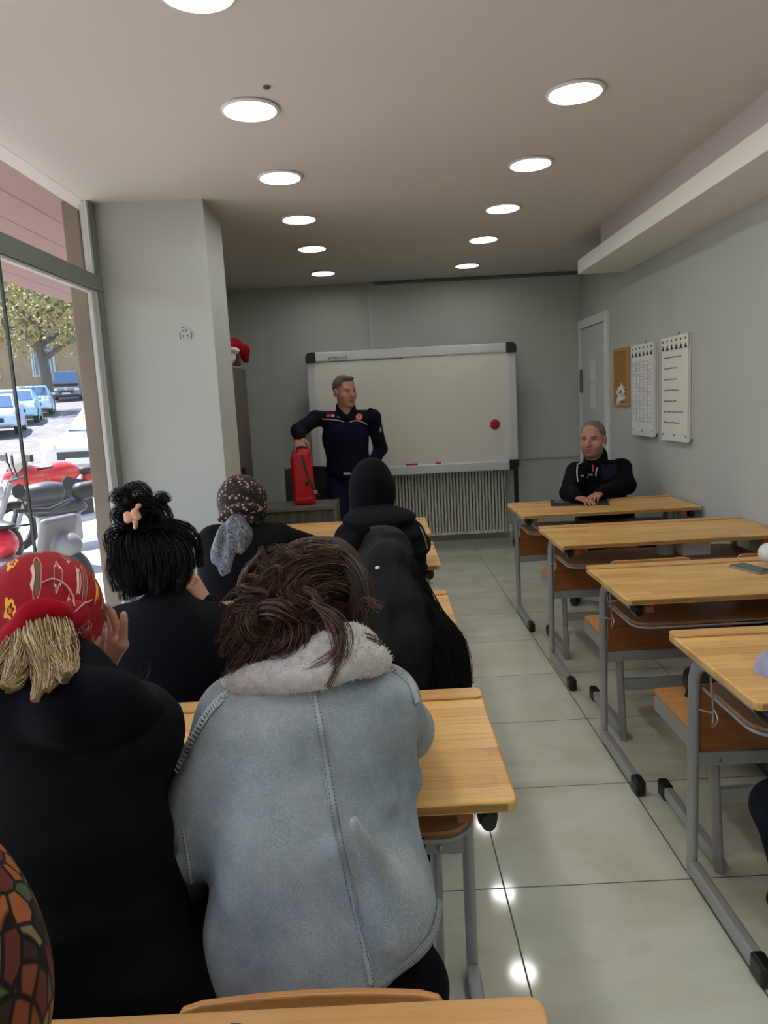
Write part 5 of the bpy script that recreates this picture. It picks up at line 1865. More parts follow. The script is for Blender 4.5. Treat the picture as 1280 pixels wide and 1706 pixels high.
# large folds on the right flank
S.cap(P(590, 1370, 1.03), P(700, 1560, 1.07), 0.012, 0.02, 0.05)
S.cap(P(640, 1400, 1.0), P(690, 1470, 1.02), 0.02, 0.012, 0.03, 'sub')
S.cap(P(650, 1160, 1.18), P(690, 1300, 1.24), 0.01, 0.016, 0.03)
S.cap(J['EL'] + A3(-0.01, -0.06, 0.03), J['EL'] + A3(0.06, -0.03, -0.02), 0.006, 0.006, 0.02, 'sub')
# scooped hem: cut with a big tilted slab, higher on the right
hx = P(560, 1760, 1.05)
va, vb = P(612, 1672, 1.03), P(760, 1548, 1.03)
vu = unit(vb - va)
vn = unit(A3(-vu[2], 0, vu[0]))
S.box((va + vb) / 2 - vn * 0.15 + vu * 0.05, (0.17, 0.5, 0.15), np.array([vu, [0, 1, 0], vn]), 0.01, 0.01, 'sub')
S.wrinkle(0.0075, 17, 21, (1, 1, 0.6))
S.wrinkle(0.003, 45, 4, (1, 1, 0.6))
k = Mt('denim', (146, 160, 168), 0.85, 0, 0.2)
tw = k.n('ShaderNodeTexWave', wave_type='BANDS', bands_direction='DIAGONAL')
tw.inputs['Scale'].default_value = 260
tw.inputs['Distortion'].default_value = 2.5
tw.inputs['Detail'].default_value = 3
k.l(k.coord((1, 1, 0.75)), tw.inputs['Vector'])
spk = k.ramp(k.noise(k.coord((1, 1, 2.5)), 420, 2), [(0.35, (196, 200, 206)), (0.65, (255, 255, 255))])
fade = k.ramp(k.noise(k.coord(), 7, 4, 0.6), [(0.3, (150, 160, 168)), (0.5, (176, 186, 190)), (0.7, (198, 206, 206))])
c_ = k.mix(0.75, fade, spk, 'MULTIPLY')
tt = k.ramp(tw.outputs['Fac'], [(0.2, (205, 210, 214)), (0.7, (255, 255, 255))])
k.base(k.mix(0.8, c_, tt, 'MULTIPLY'))
k.bump(tw.outputs['Fac'], 0.35, 0.0008)
DEN = k.m
jk = S.build('denim_jacket', DEN, t, B)
bv = bvh_of(jk)
seamm = fabric('denim_seam', (160, 170, 174), 0.85, 260, 0.2, 0.8)
stm = plain('stitch_thread', (92, 106, 120), 0.8)


def seam(px, w, name='seam', thread=True, lift=0.0015, mat=None, bvh=None, parent=None, base=None, per=8, dash=0.006, th=0.002):
    pn = drape(bvh or bv, smooth_px(px, per), lift)
    if len(pn) < 3:
        return
    r_ = MB()
    ribbon(r_, pn, w, th)
    o_ = r_.build(name, mat or seamm, parent or t, loc=base or B, smooth=True)
    if thread:
        d_ = MB()
        nxt = 0.0
        for i in range(len(pn) - 1):
            p0, n0 = pn[i]
            p1, _ = pn[i + 1]
            tv = unit(p1 - p0)
            L = np.linalg.norm(p1 - p0)
            s_ = unit(np.cross(tv, n0))
            while nxt < L:
                for e in (-0.32, 0.32):
                    a = p0 + tv * nxt + s_ * w * e + n0 * (th * 0.9)
                    d_.tube([a, a + tv * dash * 0.6], 0.0010, 4)
                nxt += dash
            nxt -= L
        d_.build('stitching', stm, o_, loc=base or B)
    return o_


seam([(521, 1146), (530, 1190), (540, 1250), (553, 1330), (570, 1420), (590, 1500), (607, 1570), (618, 1640)], 0.0125, 'back_seam')
seam([(308, 1380), (316, 1440), (322, 1500)], 0.01, 'side_seam')
seam([(662, 1120), (682, 1136), (692, 1160)], 0.014, 'shoulder_seam')
seam([(380, 1152), (352, 1178), (326, 1218), (303, 1262)], 0.016, 'shoulder_seam')
# frayed braid along both shoulder seams and the right hem
def braid(px, r, name, mat, per=14):
    pn = drape(bv, smooth_px(px, per), 0.002)
    mb = MB()
    rs = np.random.RandomState(5)
    for i in range(0, len(pn) - 2):
        p, n = pn[i]
        tv = unit(pn[i + 1][0] - p)
        s_ = unit(np.cross(tv, n))
        sg = 1 if i % 2 else -1
        a = p - s_ * r * sg + n * 0.0
        b = p + n * r * 0.9 + tv * 0.004
        c = p + s_ * r * sg + tv * 0.008
        mb.tube(spline([a, b, c], 3), 0.0017 + 0.0006 * rs.rand(), 5)
    return mb.build(name, mat, t, smooth=True, loc=B)
braid([(372, 1163), (346, 1192), (320, 1236), (296, 1284)], 0.007, 'frayed_edge', seamm)
braid([(655, 1117), (676, 1128), (688, 1148), (692, 1168)], 0.006, 'frayed_edge', seamm)
braid([(728, 1490), (728, 1520), (716, 1560), (690, 1592), (655, 1622), (630, 1642)], 0.006, 'frayed_hem', plain('frayed_denim', (132, 136, 142), 0.85), 20)
# plush collar
S = Sdf(J['N'] - 0.25, J['N'] + 0.25, 0.004)
cp = [P(352, 1172, 1.27), P(385, 1148, 1.215), P(430, 1130, 1.175), P(480, 1127, 1.155), P(540, 1118, 1.155), P(590, 1100, 1.175), P(625, 1100, 1.21), P(632, 1108, 1.27)]
cp = spline(cp, 5)
S.chain(cp, list(np.interp(np.linspace(0, 1, len(cp)), [0, 0.2, 0.5, 0.8, 1], [0.014, 0.022, 0.024, 0.026, 0.016])), 0.012)
cp2 = spline([P(470, 1105, 1.2), P(520, 1095, 1.185), P(575, 1070, 1.2), P(605, 1075, 1.24)], 5)
S.chain(cp2, [0.024] * len(cp2), 0.02)
S.wrinkle(0.0022, 130, 12)
k = Mt('plush_fleece', (206, 200, 196), 0.95, 0, 0.1)
k.base(k.ramp(k.noise(k.coord(), 60, 5), [(0.3, (184, 177, 174)), (0.7, (214, 209, 206))]))
k.bump(k.noise(k.coord(), 420, 5), 0.8, 0.003)
k.b.inputs['Sheen Weight'].default_value = 0.4
col_ = S.build('plush_collar', k.m, t, B)
# fuzzy pile on the collar
fz = []
rs = np.random.RandomState(4)
Vc = MESHDATA[col_.name][0]
pick = Vc[rs.choice(len(Vc), 1500)]
ctr = np.array(cp)
V_, F_ = [], []
for p in pick:
    n_ = unit(p - ctr[np.argmin(np.linalg.norm(ctr - p, axis=1))] + rs.randn(3) * 0.008)
    s_ = unit(np.cross(n_, rs.randn(3))) * 0.0012
    o_ = len(V_)
    V_ += [p - s_, p + s_, p + n_ * (0.004 + 0.004 * rs.rand())]
    F_.append((o_, o_ + 1, o_ + 2))
MB().add(V_, F_).build('pile', k.m, col_, loc=B)['kind'] = 'stuff'
S = Sdf(lo, hi, 0.008)
lower(S, J, -0.004)
S.build('trousers', blackt, t, B)
shoes(J, t, B, shoem)
# hair: dark crown, messy bun, loose locks
hbrown = hair_mat('brown_hair', (58, 38, 32), (92, 60, 48), 0.45)
hdark = hair_mat('brown_hair_dark', (36, 27, 24), (52, 40, 35), 0.55)
S = Sdf(hc - 0.24, hc + 0.2, 0.004)
S.ell(hc + A3(0.008, 0.005, 0.016), (0.09, 0.118, 0.112), None, 0.02)
S.cap(P(588, 1000, 1.36), P(592, 1070, 1.33), 0.028, 0.02, 0.03)
S.ell(P(520, 1010, 1.3), (0.072, 0.07, 0.08), None, 0.03)
S.ell(P(458, 1038, 1.25), (0.066, 0.055, 0.062), None, 0.025)
S.ell(P(420, 1075, 1.23), (0.038, 0.042, 0.04), None, 0.02)
S.ell(P(500, 1075, 1.24), (0.056, 0.05, 0.042), None, 0.025)
S.wrinkle(0.0035, 70, 6)
hb_ = S.build('hair', hdark, t, B)
Q = P
gd = []
# strands over the crown towards the bun
for (a, b, c, d) in (((590, 950), (560, 925), (500, 935), (455, 985)), ((598, 985), (575, 950), (520, 955), (470, 1010)), ((600, 1020), (585, 985), (540, 985), (480, 1040)),
                     ((560, 915), (520, 915), (470, 940), (430, 990)), ((520, 910), (480, 925), (440, 960), (410, 1010)), ((596, 1060), (580, 1030), (540, 1020), (490, 1055))):
    ys_ = (1.33, 1.27, 1.225, 1.195)
    gd.append(([Q(*p_, y_) for p_, y_ in zip((a, b, c, d), ys_)], [0.016, 0.02, 0.02, 0.014], 2.0))
# swirls of the bun
for r_, yb, w_ in ((0.062, 1.215, 3), (0.046, 1.19, 3), (0.03, 1.175, 2)):
    for ph in (0.0, 2.1, 4.2):
        c_ = Q(468 + 16 * math.cos(ph * 3 + r_ * 90), 1042 + 14 * math.sin(ph * 5 + r_ * 70), yb)
        gd.append(([c_ + A3(r_ * 1.05 * math.cos(ph + a), 0.012 * math.sin(2 * a), r_ * math.sin(ph + a)) for a in np.linspace(0, 2.3, 6) * (1 if int(ph * 2) % 2 else -1)], [0.01, 0.016, 0.018, 0.014, 0.01, 0.004], w_))
# ragged ends at the lower left of the bun
for (e, m_) in (((372, 1055), (400, 1010)), ((368, 1090), (405, 1050)), ((380, 1115), (410, 1085)), ((372, 1075), (420, 1040)), ((400, 1120), (430, 1100)), ((378, 1030), (415, 1000))):
    gd.append(([Q(470, 1020, 1.19), Q(*m_, 1.185), Q((m_[0] + e[0]) / 2 - 6, (m_[1] + e[1]) / 2 + 6, 1.19), Q(*e, 1.2)], [0.012, 0.014, 0.012, 0.005], 1.6))
# loose locks falling over the collar
gd.append(([Q(520, 1000, 1.17), Q(560, 1030, 1.15), Q(574, 1075, 1.14), Q(545, 1145, 1.13)], [0.004, 0.014, 0.014, 0.007], 1.0))
gd.append(([Q(530, 1010, 1.17), Q(556, 1045, 1.15), Q(560, 1090, 1.14), Q(500, 1120, 1.14)], [0.004, 0.012, 0.012, 0.01], 0.8))
gd.append(([Q(590, 1000, 1.28), Q(600, 1050, 1.26), Q(594, 1085, 1.25), Q(590, 1100, 1.25)], [0.008, 0.01, 0.006, 0.002], 1.0))
gd.append(([Q(480, 1100, 1.18), Q(510, 1112, 1.16), Q(548, 1110, 1.14), Q(560, 1135, 1.14)], [0.012, 0.01, 0.006, 0.002], 1.0))
for i_ in range(46):
    rs_ = np.random.RandomState(900 + i_)
    a0_ = rs_.uniform(0, 2 * PI)
    c0_ = Q(470 + 75 * math.cos(a0_) * rs_.uniform(0.2, 1), 1035 + 70 * math.sin(a0_) * rs_.uniform(0.2, 1), 1.185 + 0.02 * rs_.rand())
    d0_ = A3(rs_.randn(), -0.2 * abs(rs_.randn()), rs_.randn()) * 0.022
    d1_ = A3(rs_.randn(), -0.3, rs_.randn()) * 0.026
    gd.append(([c0_, c0_ + d0_, c0_ + d0_ + d1_ * 0.7, c0_ + d0_ * 0.4 + d1_ * 1.6], [0.003, 0.006, 0.005, 0.001], 0.35))
for (e_, m_) in (((366, 1012), (395, 985)), ((392, 985), (420, 960)), ((410, 945), (440, 940)), ((445, 918), (470, 915)), ((360, 1070), (385, 1050)), ((372, 1128), (392, 1105)), ((612, 1040), (606, 1000)), ((606, 1100), (604, 1060))):
    gd.append(([Q(m_[0] + 30, m_[1] + 15, 1.2), Q(*m_, 1.2), Q((m_[0] + e_[0]) / 2, (m_[1] + e_[1]) / 2 - 4, 1.2), Q(*e_, 1.2)], [0.01, 0.006, 0.005, 0.004], 0.25))
strands(gd, 3600, 0.0008, 'hair_strands', STR, hb_, B, [(26, 17, 15), (60, 38, 31), (104, 70, 54), (46, 29, 25), (134, 98, 76)], 11, 15, 0.0025)
# dark sleek strands of the crown
gd = []
for x0_, x1_ in ((520, 610), (545, 606), (575, 602)):
    gd.append(([Q(510, 920, 1.36), Q((x0_ + x1_) / 2, 926 + (x0_ - 520) * 0.4, 1.28), Q(x1_ - 8, 985, 1.25), Q(x1_ - 14, 1060, 1.26)], [0.012, 0.016, 0.014, 0.008], 1))
strands(gd, 700, 0.0008, 'crown_strands', STR, hb_, B, [(44, 34, 31), (70, 58, 52), (90, 76, 68)], 12, 12, 0.001)


def pattern_mat(name, kind):
    k = Mt(name, (180, 30, 40), 0.75, 0, 0.3)
    if kind == 'bandana':
        sx_ = k.n('ShaderNodeSeparateXYZ')
        k.l(k.coord(), sx_.inputs[0])
        cx_2 = k.n('ShaderNodeCombineXYZ')
        k.l(k.math('ADD', sx_.outputs[0], k.math('MULTIPLY', sx_.outputs[1], 0.35)), cx_2.inputs[0])
        k.l(k.math('SUBTRACT', sx_.outputs[2], k.math('MULTIPLY', sx_.outputs[1], 0.8)), cx_2.inputs[1])
        v = cx_2.outputs[0]
        vo = k.n('ShaderNodeTexVoronoi', voronoi_dimensions='2D')
        vo.inputs['Scale'].default_value = 30
        vo.inputs['Randomness'].default_value = 0.75
        k.l(v, vo.inputs['Vector'])
        d = vo.outputs['Distance']
        sep = k.n('ShaderNodeSeparateColor')
        k.l(vo.outputs['Color'], sep.inputs[0])
        # petals: modulate the distance with fine voronoi
        v2 = k.n('ShaderNodeTexVoronoi', voronoi_dimensions='2D')
        v2.inputs['Scale'].default_value = 110
        k.l(v, v2.inputs['Vector'])
        dd = k.math('ADD', d, k.math('MULTIPLY', v2.outputs['Distance'], 0.22))
        ringv = k.ramp(dd, [(0.0, (206, 120, 40)), (0.16, (206, 120, 40)), (0.17, (120, 12, 22)), (0.24, (120, 12, 22)), (0.25, (230, 176, 60)), (0.36, (230, 176, 60)), (0.37, (148, 10, 28)), (1, (148, 10, 28))], 'CONSTANT')
        leafv = k.ramp(dd, [(0.0, (84, 96, 74)), (0.2, (84, 96, 74)), (0.21, (148, 10, 28)), (0.3, (148, 10, 28)), (0.31, (214, 190, 176)), (0.345, (214, 190, 176)), (0.35, (148, 10, 28)), (1, (148, 10, 28))], 'CONSTANT')
        sel = k.math('GREATER_THAN', sep.outputs[0], 0.55)
        c = k.mix(sel, ringv, leafv)
        none = k.math('LESS_THAN', sep.outputs[1], 0.1)
        c = k.mix(none, c, (148, 10, 28))
        leafy = k.math('GREATER_THAN', k.noise(v, 42, 3, 0.6, 0.5), 0.63)
        k.base(k.mix(leafy, c, (66, 76, 58)))
    elif kind == 'paisley':
        v = k.coord()
        vo = k.n('ShaderNodeTexVoronoi')
        vo.inputs['Scale'].default_value = 62
        k.l(v, vo.inputs['Vector'])
        sep = k.n('ShaderNodeSeparateColor')
        k.l(vo.outputs['Color'], sep.inputs[0])
        spots = k.ramp(vo.outputs['Distance'], [(0.0, (184, 160, 138)), (0.3, (168, 140, 118)), (0.38, (92, 62, 50)), (0.5, (26, 20, 20)), (1, (22, 18, 18))])
        dark = k.ramp(vo.outputs['Distance'], [(0.0, (110, 62, 46)), (0.3, (60, 42, 36)), (0.42, (24, 19, 19)), (1, (22, 18, 18))])
        k.base(k.mix(k.math('GREATER_THAN', sep.outputs[0], 0.6), spots, dark))
    elif kind == 'greysilk':
        v = k.coord((1, 1, 0.6))
        n_ = k.noise(v, 48, 5, 0.6, 2.5)
        k.base(k.ramp(n_, [(0.36, (26, 28, 36)), (0.45, (66, 70, 80)), (0.52, (132, 134, 136)), (0.57, (46, 50, 64)), (0.72, (88, 94, 112))]))
        k.b.inputs['Roughness'].default_value = 0.45
    elif kind == 'leaves':
        v = k.coord((1.7, 0.6, 0.5), rot=(0.1, 0.35, 0.2))
        vo = k.n('ShaderNodeTexVoronoi')
        vo.inputs['Scale'].default_value = 62
        k.l(v, vo.inputs['Vector'])
        vd = k.n('ShaderNodeTexVoronoi', feature='DISTANCE_TO_EDGE')
        vd.inputs['Scale'].default_value = 62
        k.l(v, vd.inputs['Vector'])
        sep = k.n('ShaderNodeSeparateColor')
        k.l(vo.outputs['Color'], sep.inputs[0])
        c = k.ramp(sep.outputs[0], [(0.0, (78, 88, 56)), (0.18, (150, 88, 48)), (0.4, (96, 40, 34)), (0.52, (66, 84, 54)), (0.66, (128, 108, 84)), (0.78, (52, 28, 26)), (0.88, (124, 62, 40))], 'CONSTANT')
        e = k.ramp(vd.outputs['Distance'], [(0.0, (34, 22, 20)), (0.05, (34, 22, 20)), (0.12, (255, 255, 255))])
        k.base(k.mix(1.0, c, e, 'MULTIPLY'))
    k.bump(k.noise(k.coord(), 500, 2), 0.2, 0.001)
    return k.m


# ---------------------------------------------------------------- blonde woman with the red bandana
t = thing('person', 'blonde woman in red flowered bandana and black coat, one hand raised to her face', 'person', (-0.5, 1.1, 0))
B = G0(-0.5, 1.1)
hc = P(72, 1040, 1.22)
HR = frame((0.3, 0.93, -0.2))
J = seated(-0.5, 1.1, P(85, 1130, 1.17), 1.14, 1.0, 0.17, A3(-0.74, 1.3, 0.86), A3(-0.62, 1.5, 0.84), P(262, 1300, 1.36), P(163, 1128, 1.34), spread=0.12)
J['SL'], J['SR'] = P(-60, 1220, 1.12), P(222, 1215, 1.15)
J['C'] = P(90, 1330, 1.13)
J['HR'] = A3(-0.4, 1.13, 0.55)
J['KR'], J['AR'] = A3(-0.34, 1.52, 0.53), A3(-0.34, 1.5, 0.085)
lo, hi = bounds(jpts(J) + [hc, A3(-0.5, 1.1, 0)], 0.17)
S = Sdf(lo, hi, 0.0042)
body(S, J, 0.015)
S.cap(hc + A3(0, -0.01, -0.05), J['N'] - A3(0, 0, 0.03), 0.056, 0.062, 0.03)
put_head(S, hc, HR, 1.02)
# raised hand: fingertips on the temple, little finger lifted
w = J['WR']
kn = [P(176, 1052, 1.34), P(188, 1058, 1.33), P(197, 1066, 1.32), P(204, 1074, 1.31)]
S.cap(w, P(168, 1098, 1.335), 0.026, 0.024, 0.01)
for i, q_ in enumerate(kn):
    S.cap(P(170, 1110, 1.335), q_, 0.019, 0.0125, 0.012)
tips = [[P(172, 1030, 1.335), P(160, 1012, 1.325), P(150, 1000, 1.315)], [P(182, 1032, 1.33), P(172, 1016, 1.325), P(161, 1004, 1.318)],
        [P(192, 1040, 1.325), P(186, 1022, 1.32), P(177, 1010, 1.315)], [P(205, 1050, 1.305), P(206, 1034, 1.3), P(206, 1023, 1.298)]]
for q_, tp3 in zip(kn, tips):
    S.chain([q_] + tp3, [0.0098, 0.0088, 0.008, 0.0066], 0.002)
S.chain([P(162, 1105, 1.33), P(160, 1082, 1.31), P(164, 1064, 1.3), P(168, 1052, 1.295)], [0.017, 0.013, 0.011, 0.008], 0.006)
nail = [x[-1] for x in tips]
S.build('body', SK, t, B, head_colour(hc, HR, 1.02, (204, 152, 134), (150, 120, 90)))
# coat with hood lying on the back
S = Sdf(lo - 0.03, hi + 0.03, 0.0065)
upper(S, J, 0.025, (0.14, 0.1), (0.074, 0.06, 0.045), 0.045)
S.ell(P(90, 1380, 1.12), (0.16, 0.12, 0.2), None, 0.05)
S.ell(P(70, 1530, 1.1), (0.155, 0.13, 0.14), None, 0.05)
S.below(0.48)
S.wrinkle(0.004, 18, 31, (1, 1, 1))
S.wrinkle(0.0035, 60, 32, (0.2, 0.3, 1.4))
S.wrinkle(0.002, 110, 33, (0.3, 0.4, 1.2))
coat = S.build('coat', fabric('black_puffer', (10, 11, 15), 0.7, 200), t, B)
S = Sdf(hc - 0.38, hc + 0.3, 0.005)
S.chain([P(-60, 1170, 1.1), P(20, 1165, 1.045), P(110, 1172, 1.03), P(190, 1170, 1.06), P(262, 1180, 1.12)], [0.05, 0.052, 0.05, 0.042, 0.01], 0.03)
S.chain([P(-40, 1130, 1.14), P(40, 1118, 1.11), P(120, 1120, 1.11), P(180, 1140, 1.14)], [0.04, 0.045, 0.045, 0.03], 0.04)
S.ell(P(100, 1200, 1.09), (0.14, 0.06, 0.05), None, 0.04)
S.wrinkle(0.004, 26, 3)
S.build('hood', fabric('navy_hood', (9, 11, 19), 0.9), t, B)
S = Sdf(lo, hi, 0.008)
lower(S, J, 0.022)
S.cap(J['HR'] + A3(0.01, 0, 0.02), J['KR'] + A3(0, 0, 0.0), 0.11, 0.08, 0.03)
S.build('trousers', blackt, t, B)
shoes(J, t, B, shoem)
# bandana: cloth over the crown, knotted low at the back, rolled rim
S = Sdf(hc - 0.22, hc + 0.2, 0.0036)
S.ell(hc + A3(0.0, 0.0, 0.014), (0.099, 0.118, 0.112), None, 0.01)
S.ell(P(0, 1045, 1.2), (0.06, 0.085, 0.075), None, 0.04)
S.box(hc + A3(-0.02, 0.0, -0.135), (0.3, 0.3, 0.07), None, 0.02, 0.01, 'sub')
S.ell(P(58, 1118, 1.1), (0.062, 0.09, 0.085), None, 0.015, 'sub')
S.ell(hc + 0.1 * HR[1] + A3(0, 0, -0.05), (0.062, 0.05, 0.07), HR, 0.02, 'sub')
S.ell(P(152, 1112, 1.2), (0.04, 0.09, 0.04), None, 0.015, 'sub')
rim = [P(-75, 1110, 1.16), P(-30, 1092, 1.115), P(20, 1060, 1.1), P(55, 1022, 1.105), P(92, 1022, 1.112), P(120, 1042, 1.13), P(134, 1062, 1.17), P(150, 1060, 1.22)]
rim = spline(rim, 5)
S.chain(rim, list(np.interp(np.linspace(0, 1, len(rim)), [0, 0.3, 0.55, 0.8, 1], [0.014, 0.012, 0.014, 0.012, 0.008])), 0.012)
S.cap(P(128, 1020, 1.13), P(134, 1080, 1.16), 0.02, 0.014, 0.025)
S.wrinkle(0.0022, 45, 8, (1, 1, 1))
bnm = pattern_mat('bandana_cloth', 'bandana')
bnd = S.build('bandana', bnm, t, B)
bvb = bvh_of(bnd)
# plain red rolled rim
S = Sdf(hc - 0.22, hc + 0.2, 0.0036)
rim2 = spline([P(-60, 1112, 1.13), P(-10, 1088, 1.095), P(35, 1045, 1.088), P(62, 1018, 1.09), P(95, 1020, 1.1), P(124, 1046, 1.118)], 5)
S.chain(rim2, list(np.interp(np.linspace(0, 1, len(rim2)), [0, 0.2, 0.5, 0.85, 1], [0.006, 0.013, 0.016, 0.012, 0.006])), 0.01)
S.wrinkle(0.0015, 90, 8)
S.build('rolled_rim', fabric('bandana_red', (140, 8, 26), 0.85), bnd, B)
for px in ([(150, 1000), (138, 1008), (124, 1020)], [(70, 972), (88, 966), (108, 976), (120, 995), (124, 1012)]):
    seam(px, 0.002, 'pale_line', False, 0.0025, plain('pale_line', (210, 160, 160), 0.7), bvb, bnd, B)
# blonde hair
blond = hair_mat('blonde_hair', (168, 140, 104), (206, 184, 148), 0.45)
S = Sdf(hc - 0.25, hc + 0.15, 0.0045)
S.ell(hc + A3(0.0, -0.01, -0.02), (0.082, 0.095, 0.095), None, 0.02)
S.ell(P(75, 1085, 1.125), (0.048, 0.028, 0.06), None, 0.02)
S.wrinkle(0.003, 110, 6, (1.6, 1.6, 0.2))
hb_ = S.build('hair', blond, t, B)
gd = []
for (a, b, c, d, w_) in (((60, 1030), (60, 1070), (70, 1120), (58, 1168), 2.2), ((85, 1030), (92, 1075), (104, 1110), (108, 1134), 2.4), ((75, 1028), (78, 1080), (88, 1120), (78, 1150), 2.2),
                         ((45, 1045), (40, 1080), (25, 1110), (5, 1145), 2.2), ((30, 1060), (15, 1090), (-10, 1118), (-30, 1140), 1.6), ((100, 1040), (108, 1080), (116, 1105), (112, 1125), 1.6), ((50, 1035), (45, 1085), (30, 1130), (14, 1150), 1.6)):
    gd.append(([P(*p_, y_) for p_, y_ in zip((a, b, c, d), (1.1, 1.05, 1.0, 0.965))], [0.016, 0.017, 0.012, 0.003], w_))
strands(gd, 2200, 0.0009, 'hair_strands', STR, hb_, B, [(110, 84, 58), (160, 130, 92), (206, 182, 142), (180, 152, 112), (222, 204, 170)], 21, 13, 0.003)
MB().tube(spline([P(205, 1120, 1.25), P(214, 1128, 1.2), P(232, 1128, 1.18), P(236, 1112, 1.18), P(246, 1106, 1.18), P(250, 1116, 1.18), P(240, 1138, 1.17), P(226, 1150, 1.17)], 6), 0.0012, 6).build('drawstring', M['cap'], t, smooth=True, loc=B)
# hoop earring
er = P(148, 1092, 1.17)
MB().tube([tuple(er + A3(0.0105 * math.cos(a), 0.003 * math.cos(a), 0.0105 * math.sin(a) * 1.0)) for a in np.linspace(0, 2 * PI, 25)], 0.0011, 6, cap=False).tube(
    [tuple(P(147, 1075, 1.175) + A3(0.006 * math.cos(a), 0, 0.006 * math.sin(a))) for a in np.linspace(0, 2 * PI, 17)], 0.0011, 6, cap=False).build('hoop_earring', plain('silver', (200, 190, 170), 0.25, 0.9), t, smooth=True, loc=B)

# ---------------------------------------------------------------- woman with black hair in a claw clip
t = thing('person', 'woman in black with black hair pinned up by a pink clip, chin on her hand', 'person', (-0.66, 2.15, 0))
B = G0(-0.66, 2.15)
hc = P(272, 930, 2.28)
HR = frame((0.55, 0.8, -0.25))
J = seated(-0.64, 2.14, P(280, 1000, 2.2), 2.15, 1.0, 0.17, A3(-0.86, 2.36, 0.86), A3(-0.7, 2.52, 0.84), P(385, 1075, 2.38), P(342, 1003, 2.38))
J['SL'], J['SR'] = P(205, 1052, 2.14), P(358, 1046, 2.2)
J['C'] = P(283, 1105, 2.14)
lo, hi = bounds(jpts(J) + [hc, A3(-0.64, 2.1, 0)], 0.17)
S = Sdf(lo, hi, 0.0055)
body(S, J, 0.015)
S.cap(hc + A3(0, -0.01, -0.05), J['N'] - A3(0, 0, 0.03), 0.054, 0.06, 0.03)
put_head(S, hc, HR, 1.0)
put_hand(S, J['WR'], unit(P(322, 975, 2.36) - J['WR']), (0.7, -0.6, 0.1), A3(0, -0.5, -0.8), curl=(0.6, 0.6, 0.6, 0.6))
S.build('body', SK, t, B, head_colour(hc, HR, 1.0, (206, 156, 134), (30, 24, 22)))
S = Sdf(lo - 0.03, hi + 0.03, 0.0065)
upper(S, J, 0.03, (0.165, 0.11), (0.07, 0.06, 0.045), 0.02)
S.cap(J['N'] - A3(0, 0, 0.09), J['N'] + A3(0, 0.0, -0.005), 0.085, 0.07, 0.03)
S.ell(P(283, 1100, 2.1), (0.185, 0.11, 0.18), None, 0.04)
S.below(0.5)
S.wrinkle(0.0045, 17, 41)
S.build('coat', fabric('black_coat', (10, 12, 18), 0.9), t, B)
S = Sdf(lo, hi, 0.009)
lower(S, J, 0.02)
S.build('trousers', blackt, t, B)
shoes(J, t, B, shoem)
S = Sdf(hc - 0.24, hc + 0.25, 0.005)
S.ell(hc + A3(-0.008, -0.012, 0.022), (0.106, 0.115, 0.112), None, 0.02)
S.ell(P(222, 935, 2.2), (0.058, 0.07, 0.085), None, 0.04)
S.ell(P(238, 850, 2.23), (0.062, 0.065, 0.048), None, 0.02)
S.ell(P(228, 965, 2.2), (0.05, 0.05, 0.05), None, 0.03)
S.box(hc + A3(0.09, 0.09, -0.1), (0.07, 0.1, 0.11), None, 0.02, 0.02, 'sub')
S.wrinkle(0.0035, 60, 6)
hb_ = S.build('hair', HB, t, B)
gd = []
for u_ in np.linspace(0, 1, 9):
    gd.append(([P(215 + 70 * u_, 885, 2.2), P(198 + 110 * u_, 915, 2.13), P(200 + 112 * u_, 950, 2.12), P(212 + 88 * u_, 978 + 16 * math.sin(u_ * 13), 2.13)], [0.014, 0.022, 0.02, 0.012], 1.3))
for (a, b, c, d) in (((225, 865), (245, 838), (275, 850), (285, 880)), ((240, 870), (215, 835), (200, 822), (190, 838)), ((235, 860), (240, 825), (225, 812), (208, 822)), ((250, 865), (265, 835), (272, 828), (280, 838)),
                     ((230, 870), (205, 850), (195, 862), (203, 878)), ((225, 880), (200, 915), (188, 945), (196, 985)), ((240, 885), (215, 930), (205, 965), (208, 1000)), ((250, 880), (300, 880), (325, 905), (330, 945)),
                     ((245, 885), (280, 905), (310, 930), (318, 950)), ((220, 880), (190, 890), (184, 905), (187, 925))):
    gd.append(([P(*p_, y_) for p_, y_ in zip((a, b, c, d), (2.2, 2.18, 2.17, 2.17))], [0.02, 0.026, 0.022, 0.016], 0.8))
strands(gd, 2200, 0.0011, 'hair_strands', STB, hb_, B, BLK, 31, 11, 0.004)
cl = MB()
S = Sdf(P(228, 855, 2.14) - 0.08, P(228, 855, 2.14) + 0.08, 0.003)
for x, y, r in ((212, 858, 0.011), (213, 866, 0.011), (219, 862, 0.012), (225, 853, 0.012), (231, 843, 0.0085), (229, 861, 0.012), (226, 872, 0.008), (226, 879, 0.006)):
    S.ell(P(x, y, 2.135), (r, 0.012, r), None, 0.006)
clip = S.build('hair_clip', plain('clip_pink', (206, 150, 128), 0.35), t, B)
e_ = P(321, 968, 2.2)
MB().tube([tuple(e_ + A3(0.012 * math.cos(a), 0.004 * math.cos(a), 0.012 * math.sin(a))) for a in np.linspace(0, 2 * PI, 21)], 0.0013, 6, cap=False).build('hoop_earring', plain('gold', (190, 150, 90), 0.3, 0.9), t, smooth=True, loc=B)

